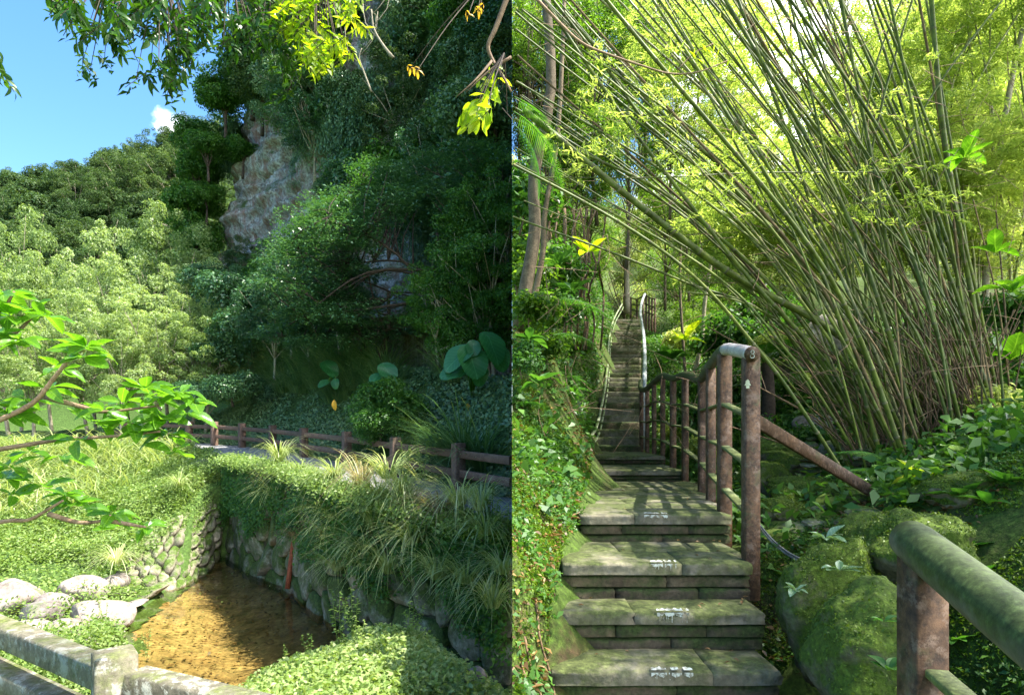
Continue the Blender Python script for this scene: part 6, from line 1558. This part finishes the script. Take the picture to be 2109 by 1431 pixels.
SP = [(1700, 1110, 3.1, 9, 42, 'pale_leaf', 'white glinting leaf cluster on the boulder edge'), (1728, 1175, 3.0, 9, 38, 'pale_leaf', 'lower white glinting leaf cluster by the big boulder'), (1640, 1215, 3.0, 8, 32, 'pale_leaf', 'small pale plant in the gap beside the steps'), (1985, 325, 6.0, 7, 50, 'glossy_leaf', 'bright backlit seedling leaves among the culms'),
      (2050, 520, 5.6, 7, 55, 'glossy_leaf', 'bright leaf whorl at the right edge'), (2085, 600, 5.6, 6, 70, 'glossy_leaf', 'broad backlit leaves at the right edge'), (1830, 1380, 2.35, 6, 45, 'shade_herb', 'seedling on the big mossy boulder'), (1820, 1280, 2.35, 4, 30, 'fern', 'tiny seedling high on the big mossy boulder'),
      (1905, 985, 4.3, 6, 55, 'yellow_leaf', 'upright yellow green leaves with an orange tip'), (1150, 545, 6, 7, 45, 'green_leaf', 'green leaf whorl on the left bank'), (1180, 600, 6.2, 7, 40, 'green_leaf', 'second leaf whorl on the left bank'), (1090, 700, 5, 8, 45, 'green_leaf', 'leafy plant low on the left bank'), (1110, 790, 4.6, 8, 45, 'green_leaf', 'leafy plant halfway down the left bank'), (1210, 520, 8, 7, 40, 'yellow_leaf', 'sunlit leaf whorl beside the soil bank'), (1385, 740, 12, 8, 60, 'green_leaf', 'big green leaves right of the long flight'), (1410, 700, 12.5, 7, 50, 'yellow_leaf', 'sunlit yellow leaves right of the long flight'), (2080, 740, 6.4, 6, 80, 'glossy_leaf', 'large flat leaf at the right edge by the bamboo')]
for s in SP: rosette(*s)
# the left bank shrubs
for k, (px, py, d, s) in enumerate([(1090, 640, 6.5, .45), (1075, 740, 5.6, .3), (1130, 720, 7, .35), (1160, 640, 8, .5), (1070, 560, 8, .7), (1150, 560, 9, .6), (1190, 560, 14, .8), (1180, 640, 15, .7), (1185, 720, 13, .5), (1180, 800, 11.8, .4), (1150, 830, 10.5, .4), (1130, 930, 6, .25), (1150, 700, 12, .6), (1070, 420, 8, .7)]):
    put(f'leafy{k % 3}', P(px, py, d), s, objname='shrub', cat='shrub', side=1, leafm='green_leaf' if k % 2 else 'mid_leaf', label='leafy green shrub on the bank left of the stairs', group='shrubs on the left bank')
for k, (px, py, d, s) in enumerate([(1410, 800, 13, .6), (1430, 860, 10, .5), (1390, 890, 11, .35), (1500, 800, 12, .9), (1480, 700, 14, .9), (1400, 700, 15, .5), (1385, 850, 12.5, .4), (1540, 720, 14, .9), (1600, 720, 13, .7), (1620, 800, 11, .5), (1980, 860, 6.2, .35), (2060, 850, 5.6, .4), (2090, 650, 8, .8), (2080, 780, 7, .6), (1700, 800, 11, .6), (1660, 900, 8.6, .35), (1540, 880, 9, .5), (1450, 930, 8.5, .35), (1400, 930, 9.3, .35), (1560, 640, 15, 1)]):
    put(f'leafy{k % 3}', P(px, py, d), s, objname='shrub', cat='shrub', side=1, leafm=['shade_herb', 'green_leaf', 'back_leaf'][k % 3], label='light green shrub in the gully beyond the railing', group='shrubs in the gully')
# roots trailing down the left bank
for k in range(12):
    px = rg.uniform(1060, 1190); y0 = rg.uniform(2.6, 4.8); x = rg.uniform(.01, .12); pts = []
    for t in np.linspace(0, 1, 9):
        xx = x + t * rg.uniform(.25, .42) * (y0 - 2) * .3 + .02 * math.sin(t * 7 + k); yy = y0 - t * .25; pts.append([xx, yy, float(hR(xx, yy)) + .008])
    v, q = tube(smooth_path(pts, 16), np.linspace(.008, .004, 16), 5); v, q = clip_side(v, q, 1)
    if len(q): tag(obj('root', mesh_np('root', v, q, M['root'], True)), 'thin brown root trailing down the mossy bank beside the stairs', 'root', 'roots on the left bank')
for k in range(14):
    px = rg.uniform(1130, 1240); pts = [P(px + rg.normal() * 8, y, 11 + rg.normal() * .3) for y in np.linspace(430, 720, 6)]
    v, q = tube(smooth_path(pts, 14), .02, 5); tag(obj('root', mesh_np('root', v, q, M['root'], True)), 'hanging brown root in front of the orange soil face', 'root', 'roots hanging over the soil face')
# cables in the leaf litter
for k in range(2):
    v, q = tube(smooth_path([P(1560, 1075 + k * 6, 4.3), P(1590, 1110 + k * 6, 4.1), P(1620, 1135 + k * 5, 4.0), P(1648, 1150 + k * 6, 3.9)], 16), .007, 6)
    tag(obj('cable', mesh_np('cable', v, q, M['cable'], True)), ['upper grey cable lying in the dry leaves by the post', 'lower grey cable lying in the dry leaves by the post'][k], 'cable')
# fallen leaves on the steps
rg = np.random.default_rng(99)
def fallen(x, y, z, s, m='dead_leaf', lb='fallen brown leaf lying on the stone steps'):
    tag(obj('fallen_leaf', leafme('litter', m), None, (x, y, z + .012), (rg.normal() * .15, rg.normal() * .15, rg.uniform(0, 6.28)), s), lb, 'leaf', 'fallen leaves on the steps')
for k in range(80):
    i = int(rg.choice([0, 1, 2, 3, 4, 4, 4, 5, 6])); y0, y1, z, l0, r0, l1, r1 = NS[i]; y = rg.uniform(y0 + .05, min(y1 - .1, y0 + 3)); t = (y - y0) / (y1 - y0)
    e = rg.random() ** 1.6 * .35; l, r = l0 + (l1 - l0) * t, r0 + (r1 - r0) * t; x = l + (r - l) * (e if rg.random() < .5 else 1 - e)
    fallen(x, y, z, rg.uniform(.02, .045))
for k in range(45):
    y = rg.uniform(2.6, 5); xl = np.interp(y, [2.5, 3.06, 3.7, 4.43, 7.44], [.15, .17, .27, .46, 1.02]); x = xl - rg.uniform(0, .08); fallen(x, y, float(hR(x, y)) + .02, rg.uniform(.04, .08), 'dead_leaf', 'fallen leaf in the gutter at the left of the steps')
ORD = ['leftmost', 'second', 'third', 'fourth', 'fifth', 'sixth', 'seventh', 'eighth', 'ninth', 'tenth', 'eleventh', 'twelfth', 'thirteenth', 'fourteenth', 'fifteenth', 'sixteenth', 'seventeenth', 'eighteenth', 'nineteenth', 'twentieth']
by = {}
bpy.context.view_layer.update()
for o in bpy.data.objects:
    if o.get('category') and o.get('group'): by.setdefault((o['group'], o['label']), []).append(o)
for (g_, l_), os_ in by.items():
    if 2 <= len(os_) <= 36 and len(l_.split()) <= 12:
        os_.sort(key=lambda o: o.location.x / max(o.location.y, .1)); n_ = len(os_)
        for k, o in enumerate(os_):
            w = ORD[k] + ' from the left' if 0 < k < 20 and k < n_ - 1 else ORD[0] if k == 0 else 'rightmost' if k == n_ - 1 else None
            if w is None: w = ORD[n_ - 1 - k] + ' from the right'
            o['label'] = l_ + ', ' + w
